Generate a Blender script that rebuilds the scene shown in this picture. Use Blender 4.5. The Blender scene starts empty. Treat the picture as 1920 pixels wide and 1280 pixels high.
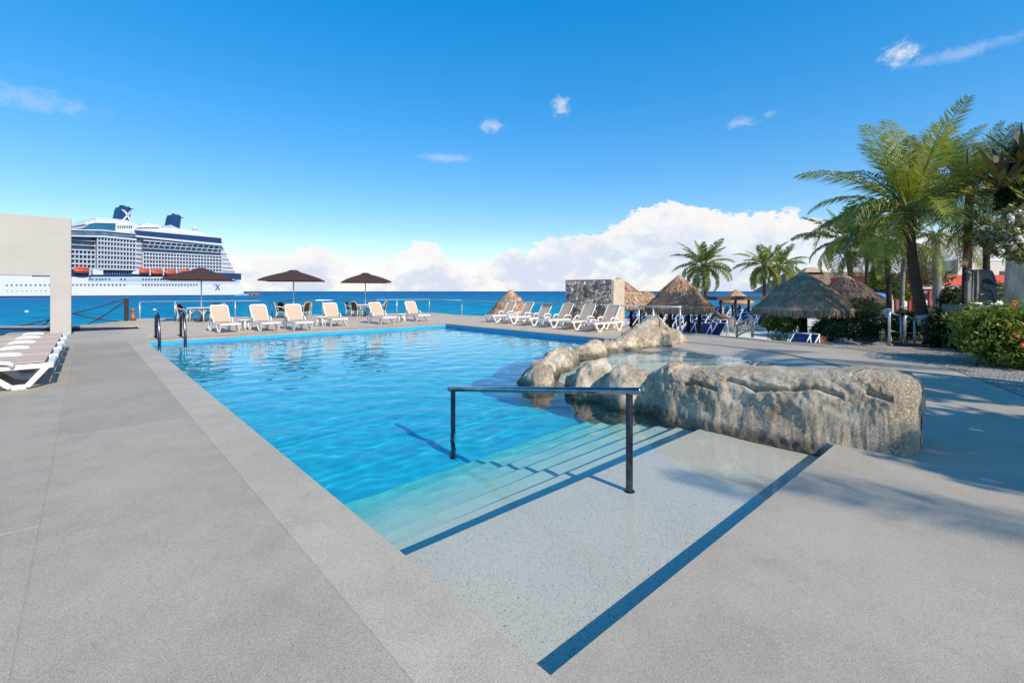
import bpy, bmesh, math, random
import numpy as np
from mathutils import Vector, Matrix, noise
from mathutils.geometry import delaunay_2d_cdt
R = math.radians
scene = bpy.context.scene
COL = scene.collection
FPX = 876.0; EYE = 1.6; HOR = 546.0
SUN_AZ = math.atan2(0.647, -0.763)      # clockwise from +Y
SUN_EL = R(36)

# ------------------------------------------------------------------ camera
cam = bpy.data.cameras.new('camera'); cam_o = bpy.data.objects.new('camera', cam); COL.objects.link(cam_o)
cam_o.location = (0, 0, EYE); cam_o.rotation_euler = (R(90), 0, 0)
cam.sensor_width = 36.0; cam.lens = FPX / 1920 * 36.0; cam.shift_y = -(640 - HOR) / 1920
cam.clip_start = 0.05; cam.clip_end = 60000
scene.camera = cam_o

# ------------------------------------------------------------------ node helper
class NT:
    def __init__(s, tree): s.t = tree; s.n = tree.nodes; s.l = tree.links
    def new(s, typ, **kw):
        n = s.n.new(typ)
        for k, v in kw.items():
            if k.startswith('i_'):
                key = k[2:]
                key = int(key) if key.isdigit() else key.replace('_', ' ')
                s.put(n.inputs[key], v)
            else: setattr(n, k, v)
        return n
    def put(s, sock, v):
        if isinstance(v, bpy.types.NodeSocket): s.l.new(v, sock)
        else: sock.default_value = v
    def math(s, op, a, b=0.0, c=None, clamp=False):
        n = s.n.new('ShaderNodeMath'); n.operation = op; n.use_clamp = clamp
        s.put(n.inputs[0], a); s.put(n.inputs[1], b)
        if c is not None: s.put(n.inputs[2], c)
        return n.outputs[0]
    def vmath(s, op, a, b=None):
        n = s.n.new('ShaderNodeVectorMath'); n.operation = op
        s.put(n.inputs[0], a)
        if b is not None: s.put(n.inputs[1], b)
        return n
    def mix(s, fac, a, b, blend='MIX'):
        n = s.n.new('ShaderNodeMix'); n.data_type = 'RGBA'; n.blend_type = blend; n.clamp_factor = True
        s.put(n.inputs[0], fac)
        for k, v in ((6, a), (7, b)):
            if not isinstance(v, bpy.types.NodeSocket): v = tuple(v) + ((1,) if len(v) == 3 else ())
            s.put(n.inputs[k], v)
        return n.outputs[2]
    def maprange(s, v, a, b, c=0.0, d=1.0, smooth=True):
        n = s.n.new('ShaderNodeMapRange'); n.interpolation_type = 'SMOOTHSTEP' if smooth else 'LINEAR'
        s.put(n.inputs[0], v)
        for k, x in zip((1, 2, 3, 4), (a, b, c, d)): s.put(n.inputs[k], x)
        return n.outputs[0]
    def ramp(s, fac, stops, interp='LINEAR'):
        n = s.n.new('ShaderNodeValToRGB'); cr = n.color_ramp; cr.interpolation = interp
        while len(cr.elements) < len(stops): cr.elements.new(0.5)
        for e, (p, c) in zip(cr.elements, stops):
            e.position = p; e.color = (c if isinstance(c, tuple) else (c, c, c)) + (1,) if not (isinstance(c, tuple) and len(c) == 4) else c
        s.put(n.inputs[0], fac)
        return n.outputs[0]
    def noise(s, vec, scale, detail=4.0, rough=0.55, dist=0.0):
        n = s.n.new('ShaderNodeTexNoise'); s.put(n.inputs['Vector'], vec)
        n.inputs['Scale'].default_value = scale; n.inputs['Detail'].default_value = detail
        n.inputs['Roughness'].default_value = rough; n.inputs['Distortion'].default_value = dist
        return n.outputs['Fac']
    def scale(s, vec, sc):
        n = s.n.new('ShaderNodeMapping'); s.put(n.inputs['Vector'], vec); n.inputs['Scale'].default_value = sc
        return n.outputs[0]

# ------------------------------------------------------------------ world: sky and clouds
world = bpy.data.worlds.new('World'); scene.world = world; world.use_nodes = True
w = NT(world.node_tree); w.n.clear()
sky = w.new('ShaderNodeTexSky', sky_type='NISHITA', sun_disc=False, sun_elevation=SUN_EL, sun_rotation=SUN_AZ,
            altitude=0.0, air_density=1.0, dust_density=0.15, ozone_density=3.0)
gam = w.new('ShaderNodeGamma', i_Color=sky.outputs[0], i_Gamma=0.50)
hsv = w.new('ShaderNodeHueSaturation', i_Hue=0.507, i_Saturation=2.18, i_Value=2.74, i_Color=gam.outputs[0])
skyc = hsv.outputs[0]
tc = w.new('ShaderNodeTexCoord'); dirv = tc.outputs['Generated']
sx = w.new('ShaderNodeSeparateXYZ'); w.put(sx.inputs[0], dirv)
az = w.math('ARCTAN2', sx.outputs[0], sx.outputs[1])            # radians, 0 = +Y, + to the right
el = w.math('ARCSINE', sx.outputs[2])
def azel(px, py):
    tx = (px - 960) / FPX; tz = (HOR - py) / FPX
    return math.atan(tx), math.atan(tz / math.sqrt(1 + tx * tx))
prof = [(-700, 490), (-300, 510), (100, 530), (380, 528), (440, 494), (500, 492), (545, 474), (590, 456), (636, 482), (674, 534), (704, 512), (735, 474), (785, 450), (830, 478),
        (866, 516), (905, 496), (960, 474), (1030, 462), (1100, 446), (1150, 428), (1185, 404), (1262, 386), (1330, 392), (1392, 412),
        (1440, 398), (1500, 400), (1560, 412), (1700, 430), (1950, 450), (2600, 480)]
AMAX = 1.25
stops = []
for px, py in prof:
    a, e = azel(px, py); stops.append(((a + AMAX) / (2 * AMAX), max(0.0, e) / 0.3))
azn = w.math('MULTIPLY_ADD', az, 1 / (2 * AMAX), 0.5)
cloud_v = w.scale(dirv, (1.0, 1.0, 1.5))
n1 = w.noise(cloud_v, 9.0, 8.0, 0.58)
n2 = w.noise(cloud_v, 30.0, 6.0, 0.6)
n3 = w.noise(cloud_v, 5.0, 5.0, 0.55, 0.4)
def profile(sub):
    return w.ramp(azn, sub)
# a colour ramp holds 32 stops: one ramp carries the whole profile
top = w.math('MULTIPLY', w.ramp(azn, [(p, v) for p, v in stops], 'B_SPLINE'), 0.3)
bil = w.math('ABSOLUTE', w.math('MULTIPLY', w.math('SUBTRACT', w.noise(cloud_v, 17.0, 3.0, 0.5), 0.5), 2.0))
bil2 = w.math('ABSOLUTE', w.math('MULTIPLY', w.math('SUBTRACT', w.noise(cloud_v, 46.0, 4.0, 0.55), 0.5), 2.0))
top = w.math('ADD', top, w.math('MULTIPLY', w.math('SUBTRACT', n1, 0.5), 0.06))
top = w.math('ADD', top, w.math('MULTIPLY', w.math('SUBTRACT', 0.22, bil), 0.045))
top = w.math('ADD', top, w.math('MULTIPLY', w.math('SUBTRACT', 0.22, bil2), 0.020))
d = w.math('SUBTRACT', top, el)
bank = w.maprange(d, -0.001, 0.007)
soft = w.math('ADD', n3, w.math('MULTIPLY', w.math('SUBTRACT', n2, 0.5), 0.4))
bank = w.math('MULTIPLY', bank, w.maprange(w.math('ADD', soft, w.maprange(d, 0.0, 0.05, 0.25, 0.0)), 0.36, 0.50, 0.72, 1.0))
sh = w.maprange(w.math('SUBTRACT', w.math('ADD', soft, w.math('MULTIPLY', bil, 0.35)), w.maprange(d, 0.0, 0.06, 0.22, 0.0)), 0.38, 0.62)
ccol = w.mix(sh, (6.1, 6.05, 6.1), (4.5, 4.95, 5.8))
cfac = bank
# a few small loose clouds higher up
for px, py, sxx, syy, dens in [(1686, 101, 26, 17, 0.85), (1050, 197, 14, 16, 0.70), (922, 236, 22, 10, 0.42), (1392, 229, 24, 9, 0.30),
                            (835, 297, 44, 8, 0.26), (1790, 102, 56, 12, 0.24), (50, 186, 90, 22, 0.20), (1890, 72, 30, 10, 0.15), (1445, 213, 12, 6, 0.2),
                            (2300, 250, 120, 30, 0.4), (-350, 150, 120, 40, 0.3)]:
    a, e = azel(px, py); ca = math.cos(a)
    da = w.math('MULTIPLY', w.math('SUBTRACT', az, a), FPX / sxx / ca)
    de = w.math('MULTIPLY', w.math('SUBTRACT', el, e), FPX / syy / ca)
    rr = w.math('SQRT', w.math('ADD', w.math('MULTIPLY', da, da), w.math('MULTIPLY', de, de)))
    nn = w.math('ADD', rr, w.math('MULTIPLY', w.math('SUBTRACT', w.noise(cloud_v, 40.0, 8.0, 0.7, 0.5), 0.47), 3.6))
    f = w.math('MULTIPLY', w.maprange(nn, 0.0, 1.5, 1.0, 0.0), dens)
    cfac = w.math('MAXIMUM', cfac, f)
fin = w.mix(cfac, skyc, ccol)
bg = w.new('ShaderNodeBackground', i_Color=fin, i_Strength=0.15)
wo = w.new('ShaderNodeOutputWorld'); w.l.new(bg.outputs[0], wo.inputs[0])

# ------------------------------------------------------------------ sun
sl = bpy.data.lights.new('sun', 'SUN'); sl.energy = 5.0; sl.angle = R(0.53); sl.color = (1.0, 0.91, 0.77)
so = bpy.data.objects.new('sun', sl); COL.objects.link(so)
sd = Vector((math.sin(SUN_AZ) * math.cos(SUN_EL), math.cos(SUN_AZ) * math.cos(SUN_EL), math.sin(SUN_EL)))
so.rotation_euler = (-sd).to_track_quat('-Z', 'Y').to_euler()
so.location = (30, -30, 40); sl.cycles.is_caustics_light = True

vs = scene.view_settings
vs.view_transform = 'Standard'; vs.look = 'None'; vs.gamma = 1; vs.use_curve_mapping = False; vs.exposure = 0.05
scene.cycles.use_denoising = True
scene.cycles.max_bounces = 8; scene.cycles.transparent_max_bounces = 16
scene.cycles.caustics_reflective = False

# ------------------------------------------------------------------ materials
def base_mat(name):
    m = bpy.data.materials.new(name); m.use_nodes = True
    t = NT(m.node_tree); b = t.n['Principled BSDF']
    return m, t, b
def coord(t, world_pos=False):
    if world_pos: return t.new('ShaderNodeNewGeometry').outputs['Position']
    return t.new('ShaderNodeTexCoord').outputs['Object']
def bump(t, b, h, strength=0.3, dist=0.02):
    n = t.new('ShaderNodeBump', i_Strength=strength, i_Distance=dist, i_Height=h); t.l.new(n.outputs[0], b.inputs['Normal'])
def pmat(name, c1, c2=None, scale=4.0, rough=0.6, metal=0.0, bmp=0.0, bscale=None, wp=False, spec=0.5, stretch=None, detail=5.0, vary=0.0):
    m, t, b = base_mat(name)
    v = coord(t, wp)
    if stretch: v = t.scale(v, stretch)
    c2 = c2 or tuple(x * 0.86 for x in c1)
    n = t.noise(v, scale, detail, 0.6)
    f = t.maprange(n, 0.32, 0.68)
    col = t.mix(f, c1, c2)
    if vary:
        oi = t.new('ShaderNodeObjectInfo')
        col = t.mix(1.0, col, t.ramp(oi.outputs['Random'], [(0, 1 - vary), (1, 1 + vary)]), 'MULTIPLY')
    t.put(b.inputs['Base Color'], col)
    b.inputs['Roughness'].default_value = rough; b.inputs['Metallic'].default_value = metal
    b.inputs['Specular IOR Level'].default_value = spec
    if bmp: bump(t, b, t.noise(v, bscale or scale * 4, 6.0, 0.65), bmp)
    return m
M = {}
M['white'] = pmat('white_resin', (0.80, 0.79, 0.76), (0.72, 0.70, 0.66), 6, 0.38)
M['beige'] = pmat('beige_sling', (0.78, 0.63, 0.48), (0.72, 0.58, 0.44), 30, 0.75, bmp=0.2, bscale=400)
for k_ in ('beige',):                     # open weave sling lets light through
    t_ = NT(M[k_].node_tree); b_ = t_.n['Principled BSDF']; tr_ = t_.new('ShaderNodeBsdfTranslucent', i_0=(0.80, 0.62, 0.44, 1)); mx_ = t_.new('ShaderNodeMixShader', i_0=0.42)
    t_.l.new(b_.outputs[0], mx_.inputs[1]); t_.l.new(tr_.outputs[0], mx_.inputs[2]); t_.l.new(mx_.outputs[0], t_.n['Material Output'].inputs[0])
M['tan'] = pmat('brown_sling', (0.60, 0.455, 0.35), (0.53, 0.395, 0.30), 20, 0.8, bmp=0.2, bscale=300)
M['blue_sling'] = pmat('blue_sling', (0.012, 0.035, 0.12), (0.018, 0.055, 0.18), 8, 0.8, vary=0.5)
M['steel'] = pmat('stainless_steel', (0.66, 0.66, 0.66), (0.55, 0.55, 0.56), 9, 0.34, 0.55)
M['dark_steel'] = pmat('dark_steel', (0.10, 0.11, 0.15), (0.06, 0.065, 0.09), 12, 0.22, 0.95)
M['chrome_rail'] = pmat('polished_rail', (0.34, 0.34, 0.38), (0.22, 0.22, 0.26), 5, 0.16, 1.0)
M['umbrella'] = pmat('brown_canvas', (0.060, 0.026, 0.020), (0.048, 0.021, 0.017), 6, 0.9, bmp=0.15, bscale=60)
M['plaster'] = pmat('cream_plaster', (0.46, 0.43, 0.39), (0.43, 0.40, 0.36), 1.3, 0.85, bmp=0.12, bscale=40)
M['cream_stone'] = pmat('cream_stone', (0.66, 0.55, 0.42), (0.52, 0.42, 0.31), 5, 0.9, bmp=0.4, bscale=18)
M['dark_wood'] = pmat('dark_wood', (0.045, 0.030, 0.022), (0.03, 0.02, 0.016), 3, 0.8, stretch=(8, 8, 1), bmp=0.3)
M['wood'] = pmat('weathered_wood', (0.20, 0.13, 0.085), (0.13, 0.085, 0.055), 3, 0.8, stretch=(8, 8, 1), bmp=0.3)
M['bamboo'] = pmat('white_bamboo', (0.72, 0.63, 0.47), (0.60, 0.50, 0.36), 14, 0.5)
M['wicker'] = pmat('dark_wicker', (0.030, 0.018, 0.014), (0.05, 0.03, 0.024), 60, 0.8, bmp=0.6, bscale=120)
M['grey_wicker'] = pmat('grey_wicker', (0.36, 0.34, 0.32), (0.27, 0.255, 0.24), 30, 0.8, bmp=0.4, bscale=90)
M['rope'] = pmat('tarred_rope', (0.05, 0.035, 0.03), (0.08, 0.055, 0.045), 10, 0.9)
M['copper'] = pmat('copper_bollard', (0.40, 0.17, 0.09), (0.25, 0.10, 0.06), 9, 0.5, 0.3)
M['ship_white'] = pmat('ship_white', (0.64, 0.64, 0.66), (0.60, 0.61, 0.64), 0.05, 0.45)
M['ship_pale'] = pmat('ship_pale_blue', (0.38, 0.47, 0.57), (0.34, 0.43, 0.53), 0.05, 0.5)
M['ship_navy'] = pmat('ship_navy', (0.010, 0.035, 0.115), (0.012, 0.045, 0.14), 0.1, 0.35)
M['ship_glass'] = pmat('ship_glass', (0.025, 0.065, 0.12), (0.06, 0.12, 0.18), 0.6, 0.2)
M['ship_window'] = pmat('ship_window', (0.10, 0.17, 0.25), (0.05, 0.09, 0.15), 0.4, 0.2)
M['ship_teal'] = pmat('ship_teal_glass', (0.012, 0.09, 0.17), (0.015, 0.13, 0.22), 0.2, 0.15)
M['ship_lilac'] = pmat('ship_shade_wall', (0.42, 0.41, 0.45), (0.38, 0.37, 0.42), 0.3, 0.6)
M['orange'] = pmat('lifeboat_orange', (0.75, 0.12, 0.04), (0.62, 0.09, 0.035), 0.8, 0.4)
M['grey_blue'] = pmat('grey_blue_rubber', (0.22, 0.36, 0.48), (0.17, 0.30, 0.42), 0.4, 0.6)
M['rust'] = pmat('rusty_steel', (0.38, 0.17, 0.07), (0.22, 0.10, 0.05), 1.2, 0.8)
M['red_paint'] = pmat('red_painted_fascia', (0.58, 0.075, 0.05), (0.50, 0.06, 0.045), 0.8, 0.7)
M['dark_red'] = pmat('dark_red_door', (0.28, 0.03, 0.03), (0.2, 0.02, 0.02), 2, 0.6)
M['white_wall'] = pmat('white_wall', (0.72, 0.71, 0.69), (0.66, 0.65, 0.63), 0.7, 0.85, bmp=0.1)
M['beige_wall'] = pmat('beige_wall', (0.58, 0.52, 0.45), (0.52, 0.46, 0.39), 0.4, 0.9, bmp=0.1)
M['glass'] = pmat('dark_glass', (0.03, 0.04, 0.05), (0.05, 0.06, 0.07), 1.0, 0.1)
M['stele'] = pmat('dark_carved_stone', (0.24, 0.225, 0.22), (0.16, 0.15, 0.15), 5, 0.85, bmp=0.5, bscale=22)
M['grey_rock'] = pmat('grey_garden_rock', (0.22, 0.20, 0.18), (0.14, 0.125, 0.11), 4, 0.95, bmp=0.7, bscale=12)
M['mortar'] = pmat('mortar', (0.60, 0.52, 0.43), (0.48, 0.42, 0.35), 8, 0.95, bmp=0.5, bscale=30)
M['tarp'] = pmat('blue_tarp', (0.02, 0.17, 0.50), (0.015, 0.13, 0.42), 2, 0.6)
M['terracotta'] = pmat('terracotta', (0.30, 0.13, 0.08), (0.22, 0.10, 0.06), 6, 0.85)
M['white_paint'] = pmat('white_trunk_paint', (0.62, 0.64, 0.66), (0.40, 0.41, 0.42), 6, 0.85, stretch=(1.5, 1.5, 5), bmp=0.5, bscale=14)
M['trunk'] = pmat('palm_bark', (0.11, 0.072, 0.052), (0.055, 0.036, 0.028), 5, 0.95, stretch=(1, 1, 7), bmp=0.8, bscale=9)
M['pale_trunk'] = pmat('grey_palm_bark', (0.30, 0.27, 0.25), (0.20, 0.18, 0.165), 4, 0.95, stretch=(1, 1, 5), bmp=0.6, bscale=9)
M['fig_bark'] = pmat('whitish_bark', (0.80, 0.72, 0.60), (0.46, 0.38, 0.30), 2.5, 0.95, stretch=(3, 3, 0.8), bmp=0.9, bscale=7)
M['fibre'] = pmat('palm_fibre', (0.22, 0.13, 0.07), (0.12, 0.07, 0.04), 8, 0.95, bmp=0.6)
M['flower'] = pmat('orange_flower', (0.80, 0.26, 0.035), (0.70, 0.13, 0.02), 12, 0.6)
M['white_flower'] = pmat('white_flower', (0.75, 0.70, 0.60), (0.68, 0.60, 0.48), 8, 0.7)
M['sign_grey'] = pmat('faint_grey_lettering', (0.50, 0.52, 0.57), (0.48, 0.50, 0.55), 1, 0.6)
M['joint'] = pmat('joint_filler', (0.17, 0.16, 0.15), (0.12, 0.115, 0.11), 6, 0.95)
M['trough'] = pmat('navy_trough_tile', (0.02, 0.03, 0.10), (0.015, 0.02, 0.07), 3, 0.5)
M['canopy'] = pmat('pergola_roof', (0.11, 0.075, 0.06), (0.07, 0.05, 0.04), 2, 0.9)

def leaf_mat(name, c1, c2, sat_var=0.35, trans=0.30):
    m, t, b = base_mat(name)
    oi = t.new('ShaderNodeObjectInfo'); g = t.new('ShaderNodeNewGeometry')
    f = t.math('ADD', t.math('MULTIPLY', g.outputs['Random Per Island'], 0.7), t.math('MULTIPLY', oi.outputs['Random'], 0.45), clamp=True)
    col = t.mix(f, c1, c2)
    t.put(b.inputs['Base Color'], col); b.inputs['Roughness'].default_value = 0.42; b.inputs['Specular IOR Level'].default_value = 0.45
    tr = t.new('ShaderNodeBsdfTranslucent'); t.put(tr.inputs[0], t.mix(0.5, col, (0.20, 0.26, 0.02)))
    mx = t.new('ShaderNodeMixShader', i_0=trans); t.l.new(b.outputs[0], mx.inputs[1]); t.l.new(tr.outputs[0], mx.inputs[2])
    t.l.new(mx.outputs[0], t.n['Material Output'].inputs[0])
    return m
M['frond'] = leaf_mat('palm_leaf', (0.065, 0.118, 0.018), (0.25, 0.27, 0.048))
M['frond_yellow'] = leaf_mat('yellow_palm_leaf', (0.26, 0.31, 0.032), (0.42, 0.40, 0.06), trans=0.4)  # yellow-green leaf; sunlit highlights on the fronds also put into this colour
M['frond_dry'] = leaf_mat('dry_palm_leaf', (0.19, 0.12, 0.05), (0.11, 0.065, 0.03))
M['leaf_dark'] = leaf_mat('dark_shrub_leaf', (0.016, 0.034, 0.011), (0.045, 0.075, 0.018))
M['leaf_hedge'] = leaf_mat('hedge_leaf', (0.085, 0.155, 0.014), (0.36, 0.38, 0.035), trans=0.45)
M['leaf_red'] = leaf_mat('cordyline_leaf', (0.075, 0.015, 0.018), (0.035, 0.02, 0.015))
M['leaf_brom'] = leaf_mat('bromeliad_leaf', (0.10, 0.045, 0.028), (0.085, 0.085, 0.028), trans=0.15)
M['leaf_grey'] = leaf_mat('vine_leaf', (0.13, 0.16, 0.05), (0.32, 0.31, 0.12))

def thatch_mat(name, c1, c2):
    m, t, b = base_mat(name); v = coord(t)
    g = t.new('ShaderNodeNewGeometry')
    f = t.math('ADD', t.math('MULTIPLY', t.noise(v, 3.0, 5, 0.6), 0.55), t.math('MULTIPLY', g.outputs['Random Per Island'], 0.5))
    t.put(b.inputs['Base Color'], t.mix(t.maprange(f, 0.2, 0.8), c1, c2))
    b.inputs['Roughness'].default_value = 0.95; b.inputs['Specular IOR Level'].default_value = 0.15
    bump(t, b, t.noise(t.scale(v, (1, 1, 0.25)), 26.0, 5, 0.7), 0.9, 0.05)
    return m
M['thatch'] = thatch_mat('thatch', (0.60, 0.39, 0.24), (0.30, 0.185, 0.12))
M['thatch_grey'] = thatch_mat('grey_thatch', (0.68, 0.475, 0.32), (0.38, 0.26, 0.175))
M['thatch_dark'] = thatch_mat('shade_tinted_thatch', (0.17, 0.125, 0.095), (0.09, 0.066, 0.052))  # shade from the palms put into the thatch colour
M['thatch_light'] = thatch_mat('pale_thatch', (0.43, 0.32, 0.22), (0.27, 0.19, 0.13))

def speckle(t, v, scale, lo, hi):
    vo = t.new('ShaderNodeTexVoronoi', i_Vector=v, i_Scale=scale)
    c = t.new('ShaderNodeSeparateColor'); t.l.new(vo.outputs['Color'], c.inputs[0])
    return t.maprange(c.outputs[0], lo, hi), vo.outputs['Distance']
# exposed aggregate concrete; the far terrace is a warmer sandstone-coloured pour
U = Vector((-0.6741, 0.7387, 0)); V = Vector((0.7387, 0.6741, 0)); N0 = Vector((0.16, 1.949, 0))
def concrete_mat(name, gain=1.0, warm=False):
    m, t, b = base_mat(name); v = coord(t, True)
    big = t.noise(v, 0.55, 5, 0.55); mid = t.noise(v, 3.5, 5, 0.6)
    ca = tuple(gain * x for x in (0.455, 0.380, 0.282)); cb = tuple(gain * x for x in (0.360, 0.300, 0.224))
    col = t.mix(t.maprange(t.math('ADD', t.math('MULTIPLY', big, 0.65), t.math('MULTIPLY', mid, 0.35)), 0.36, 0.64), ca, cb)
    if warm:
        du = t.vmath('DOT_PRODUCT', t.vmath('SUBTRACT', v, N0).outputs[0], U).outputs['Value']
        dv = t.vmath('DOT_PRODUCT', t.vmath('SUBTRACT', v, N0).outputs[0], V).outputs['Value']
        fw = t.maprange(t.math('ADD', du, t.math('MULTIPLY', t.math('SUBTRACT', mid, 0.5), 1.2)), 18.1, 18.9)
        fv = t.maprange(t.math('ADD', dv, t.math('MULTIPLY', t.math('SUBTRACT', mid, 0.5), 1.2)), -1.2, 0.6)
        fr = t.math('MULTIPLY', t.maprange(dv, 11.5, 12.4), t.maprange(du, 7.5, 10.5))
        wcol = t.mix(t.maprange(t.noise(v, 1.6, 6, 0.65), 0.35, 0.65), (0.66, 0.50, 0.345), (0.48, 0.37, 0.265))
        col = t.mix(t.math('MAXIMUM', t.math('MULTIPLY', fw, fv), fr), col, wcol)
    s1, d1 = speckle(t, v, 420.0, 0.80, 0.86)
    s2, d2 = speckle(t, v, 330.0, 0.88, 0.94)
    fine = t.noise(v, 420.0, 2, 0.6)
    col = t.mix(t.math('MULTIPLY', s1, 0.5), col, tuple(gain * x for x in (0.72, 0.66, 0.58)))
    col = t.mix(t.math('MULTIPLY', s2, 0.6), col, tuple(gain * x for x in (0.13, 0.12, 0.115)))
    col = t.mix(0.75, col, t.ramp(fine, [(0.3, 0.56), (0.7, 1.40)]), 'MULTIPLY')
    stain = t.maprange(t.noise(v, 1.1, 6, 0.6, 0.5), 0.56, 0.74, 0.0, 0.16)
    col = t.mix(stain, col, (0.17, 0.16, 0.15))
    t.put(b.inputs['Base Color'], col); b.inputs['Roughness'].default_value = 0.72; b.inputs['Specular IOR Level'].default_value = 0.35
    bump(t, b, t.math('ADD', t.noise(v, 180.0, 3, 0.6), t.math('MULTIPLY', t.noise(v, 8.0, 4, 0.6), 0.6)), 0.35, 0.006)
    return m
M['concrete'] = concrete_mat('aggregate_concrete', 1.0, True)
M['slab'] = concrete_mat('aggregate_slab', 0.97)
M['slab_dark'] = concrete_mat('aggregate_slab_darker', 0.90)
M['coping'] = concrete_mat('coping_concrete', 1.12)
def terrazzo(name, c1, c2, dark=0.7):
    m, t, b = base_mat(name); v = coord(t, True)
    col = t.mix(t.maprange(t.noise(v, 1.8, 5, 0.6), 0.35, 0.65), c1, c2)
    s1, _ = speckle(t, v, 190.0, 0.92, 0.95); s2, _ = speckle(t, v, 330.0, 0.84, 0.90)
    col = t.mix(t.math('MULTIPLY', s2, 0.28), col, (0.16, 0.19, 0.18))
    col = t.mix(t.math('MULTIPLY', s1, dark), col, (0.10, 0.105, 0.10))
    t.put(b.inputs['Base Color'], col); b.inputs['Roughness'].default_value = 0.6
    bump(t, b, t.noise(v, 120.0, 3, 0.6), 0.15, 0.004)
    return m
M['shelf'] = terrazzo('pale_terrazzo', (0.88, 0.83, 0.66), (0.83, 0.80, 0.64))
for k_ in range(6): f_ = k_ / 5; M['step%d' % k_] = terrazzo('water_tint_plaster_%d' % k_, (0.70 - .58 * f_, 0.84 - .06 * f_, 0.70 + .02 * f_), (0.62 - .54 * f_, 0.79 - .06 * f_, 0.66 + .02 * f_), 0.3)  # water's depth tint painted into the steps, stronger on each lower tread
M['pool_floor'] = pmat('blue_pool_paint', (0.004, 0.60, 0.80), (0.003, 0.55, 0.78), 0.5, 0.6, wp=True)
M['pool_wall'] = pmat('blue_pool_wall', (0.03, 0.44, 0.76), (0.025, 0.38, 0.72), 1.2, 0.5, wp=True)
M['bowl'] = terrazzo('sandy_basin', (0.50, 0.43, 0.33), (0.42, 0.36, 0.28), 0.4)
M['bowl_deep'] = terrazzo('water_tint_plaster', (0.58, 0.80, 0.72), (0.48, 0.74, 0.67), 0.2)  # teal of the water painted onto the deeper basin floor

def rock_mat():
    m, t, b = base_mat('cast_rock'); v = coord(t, True)
    a = t.noise(v, 1.7, 6, 0.6, 0.6); c = t.noise(v, 9.0, 6, 0.65); e = t.noise(v, 38.0, 5, 0.7, 1.2)
    col = t.mix(t.maprange(a, 0.36, 0.62), (0.88, 0.72, 0.53), (0.68, 0.55, 0.40))
    col = t.mix(t.math('MULTIPLY', t.maprange(t.noise(v, 3.1, 5, 0.6), 0.55, 0.68), 0.6), col, (0.55, 0.38, 0.21))
    col = t.mix(t.math('MULTIPLY', t.maprange(c, 0.54, 0.74), 0.38), col, (0.24, 0.195, 0.15))
    col = t.mix(t.math('MULTIPLY', t.maprange(e, 0.57, 0.67), 0.5), col, (0.17, 0.14, 0.115))
    col = t.mix(t.math('MULTIPLY', t.maprange(e, 0.30, 0.42, 1, 0), 0.35), col, (0.66, 0.61, 0.53))
    wr = t.noise(v, 15.0, 6, 0.7, 2.6)
    wr = t.math('MULTIPLY', t.maprange(t.math('ABSOLUTE', t.math('SUBTRACT', wr, 0.5)), 0.0, 0.035, 1.0, 0.0), t.maprange(t.noise(v, 2.2, 4, 0.6), 0.42, 0.6))
    col = t.mix(t.math('MULTIPLY', wr, 0.45), col, (0.10, 0.082, 0.066))
    z = t.new('ShaderNodeSeparateXYZ'); t.put(z.inputs[0], v)
    wet = t.maprange(t.math('ADD', z.outputs[2], t.math('MULTIPLY', t.math('SUBTRACT', c, 0.5), 0.22)), -0.10, 0.03, 0.72, 0.0)
    col = t.mix(wet, col, (0.085, 0.075, 0.062))         # tide stain left by the water line
    t.put(b.inputs['Base Color'], col); b.inputs['Roughness'].default_value = 0.9; b.inputs['Specular IOR Level'].default_value = 0.25
    bump(t, b, t.math('SUBTRACT', t.math('ADD', t.math('MULTIPLY', e, 0.6), c), t.math('MULTIPLY', wr, 0.5)), 1.0, 0.06)
    return m
M['rock'] = rock_mat()
def gravel_mat():
    m, t, b = base_mat('crushed_stone'); v = coord(t, True)
    n = t.noise(v, 2.0, 6, 0.65); s, dd = speckle(t, v, 22.0, 0.2, 0.9)
    col = t.mix(t.maprange(n, 0.35, 0.65), (0.42, 0.36, 0.30), (0.29, 0.25, 0.21))
    col = t.mix(t.math('MULTIPLY', s, 0.5), col, (0.20, 0.175, 0.15))
    t.put(b.inputs['Base Color'], col); b.inputs['Roughness'].default_value = 0.95
    bump(t, b, t.math('ADD', dd, t.noise(v, 12, 5, 0.6)), 0.9, 0.04)
    return m
M['gravel'] = gravel_mat()
M['sand'] = pmat('white_sand', (0.72, 0.65, 0.55), (0.63, 0.56, 0.46), 0.4, 0.95, wp=True, bmp=0.4, bscale=3)
M['soil'] = pmat('garden_soil', (0.10, 0.08, 0.06), (0.16, 0.135, 0.11), 2.5, 0.95, wp=True, bmp=0.8, bscale=14)
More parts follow.
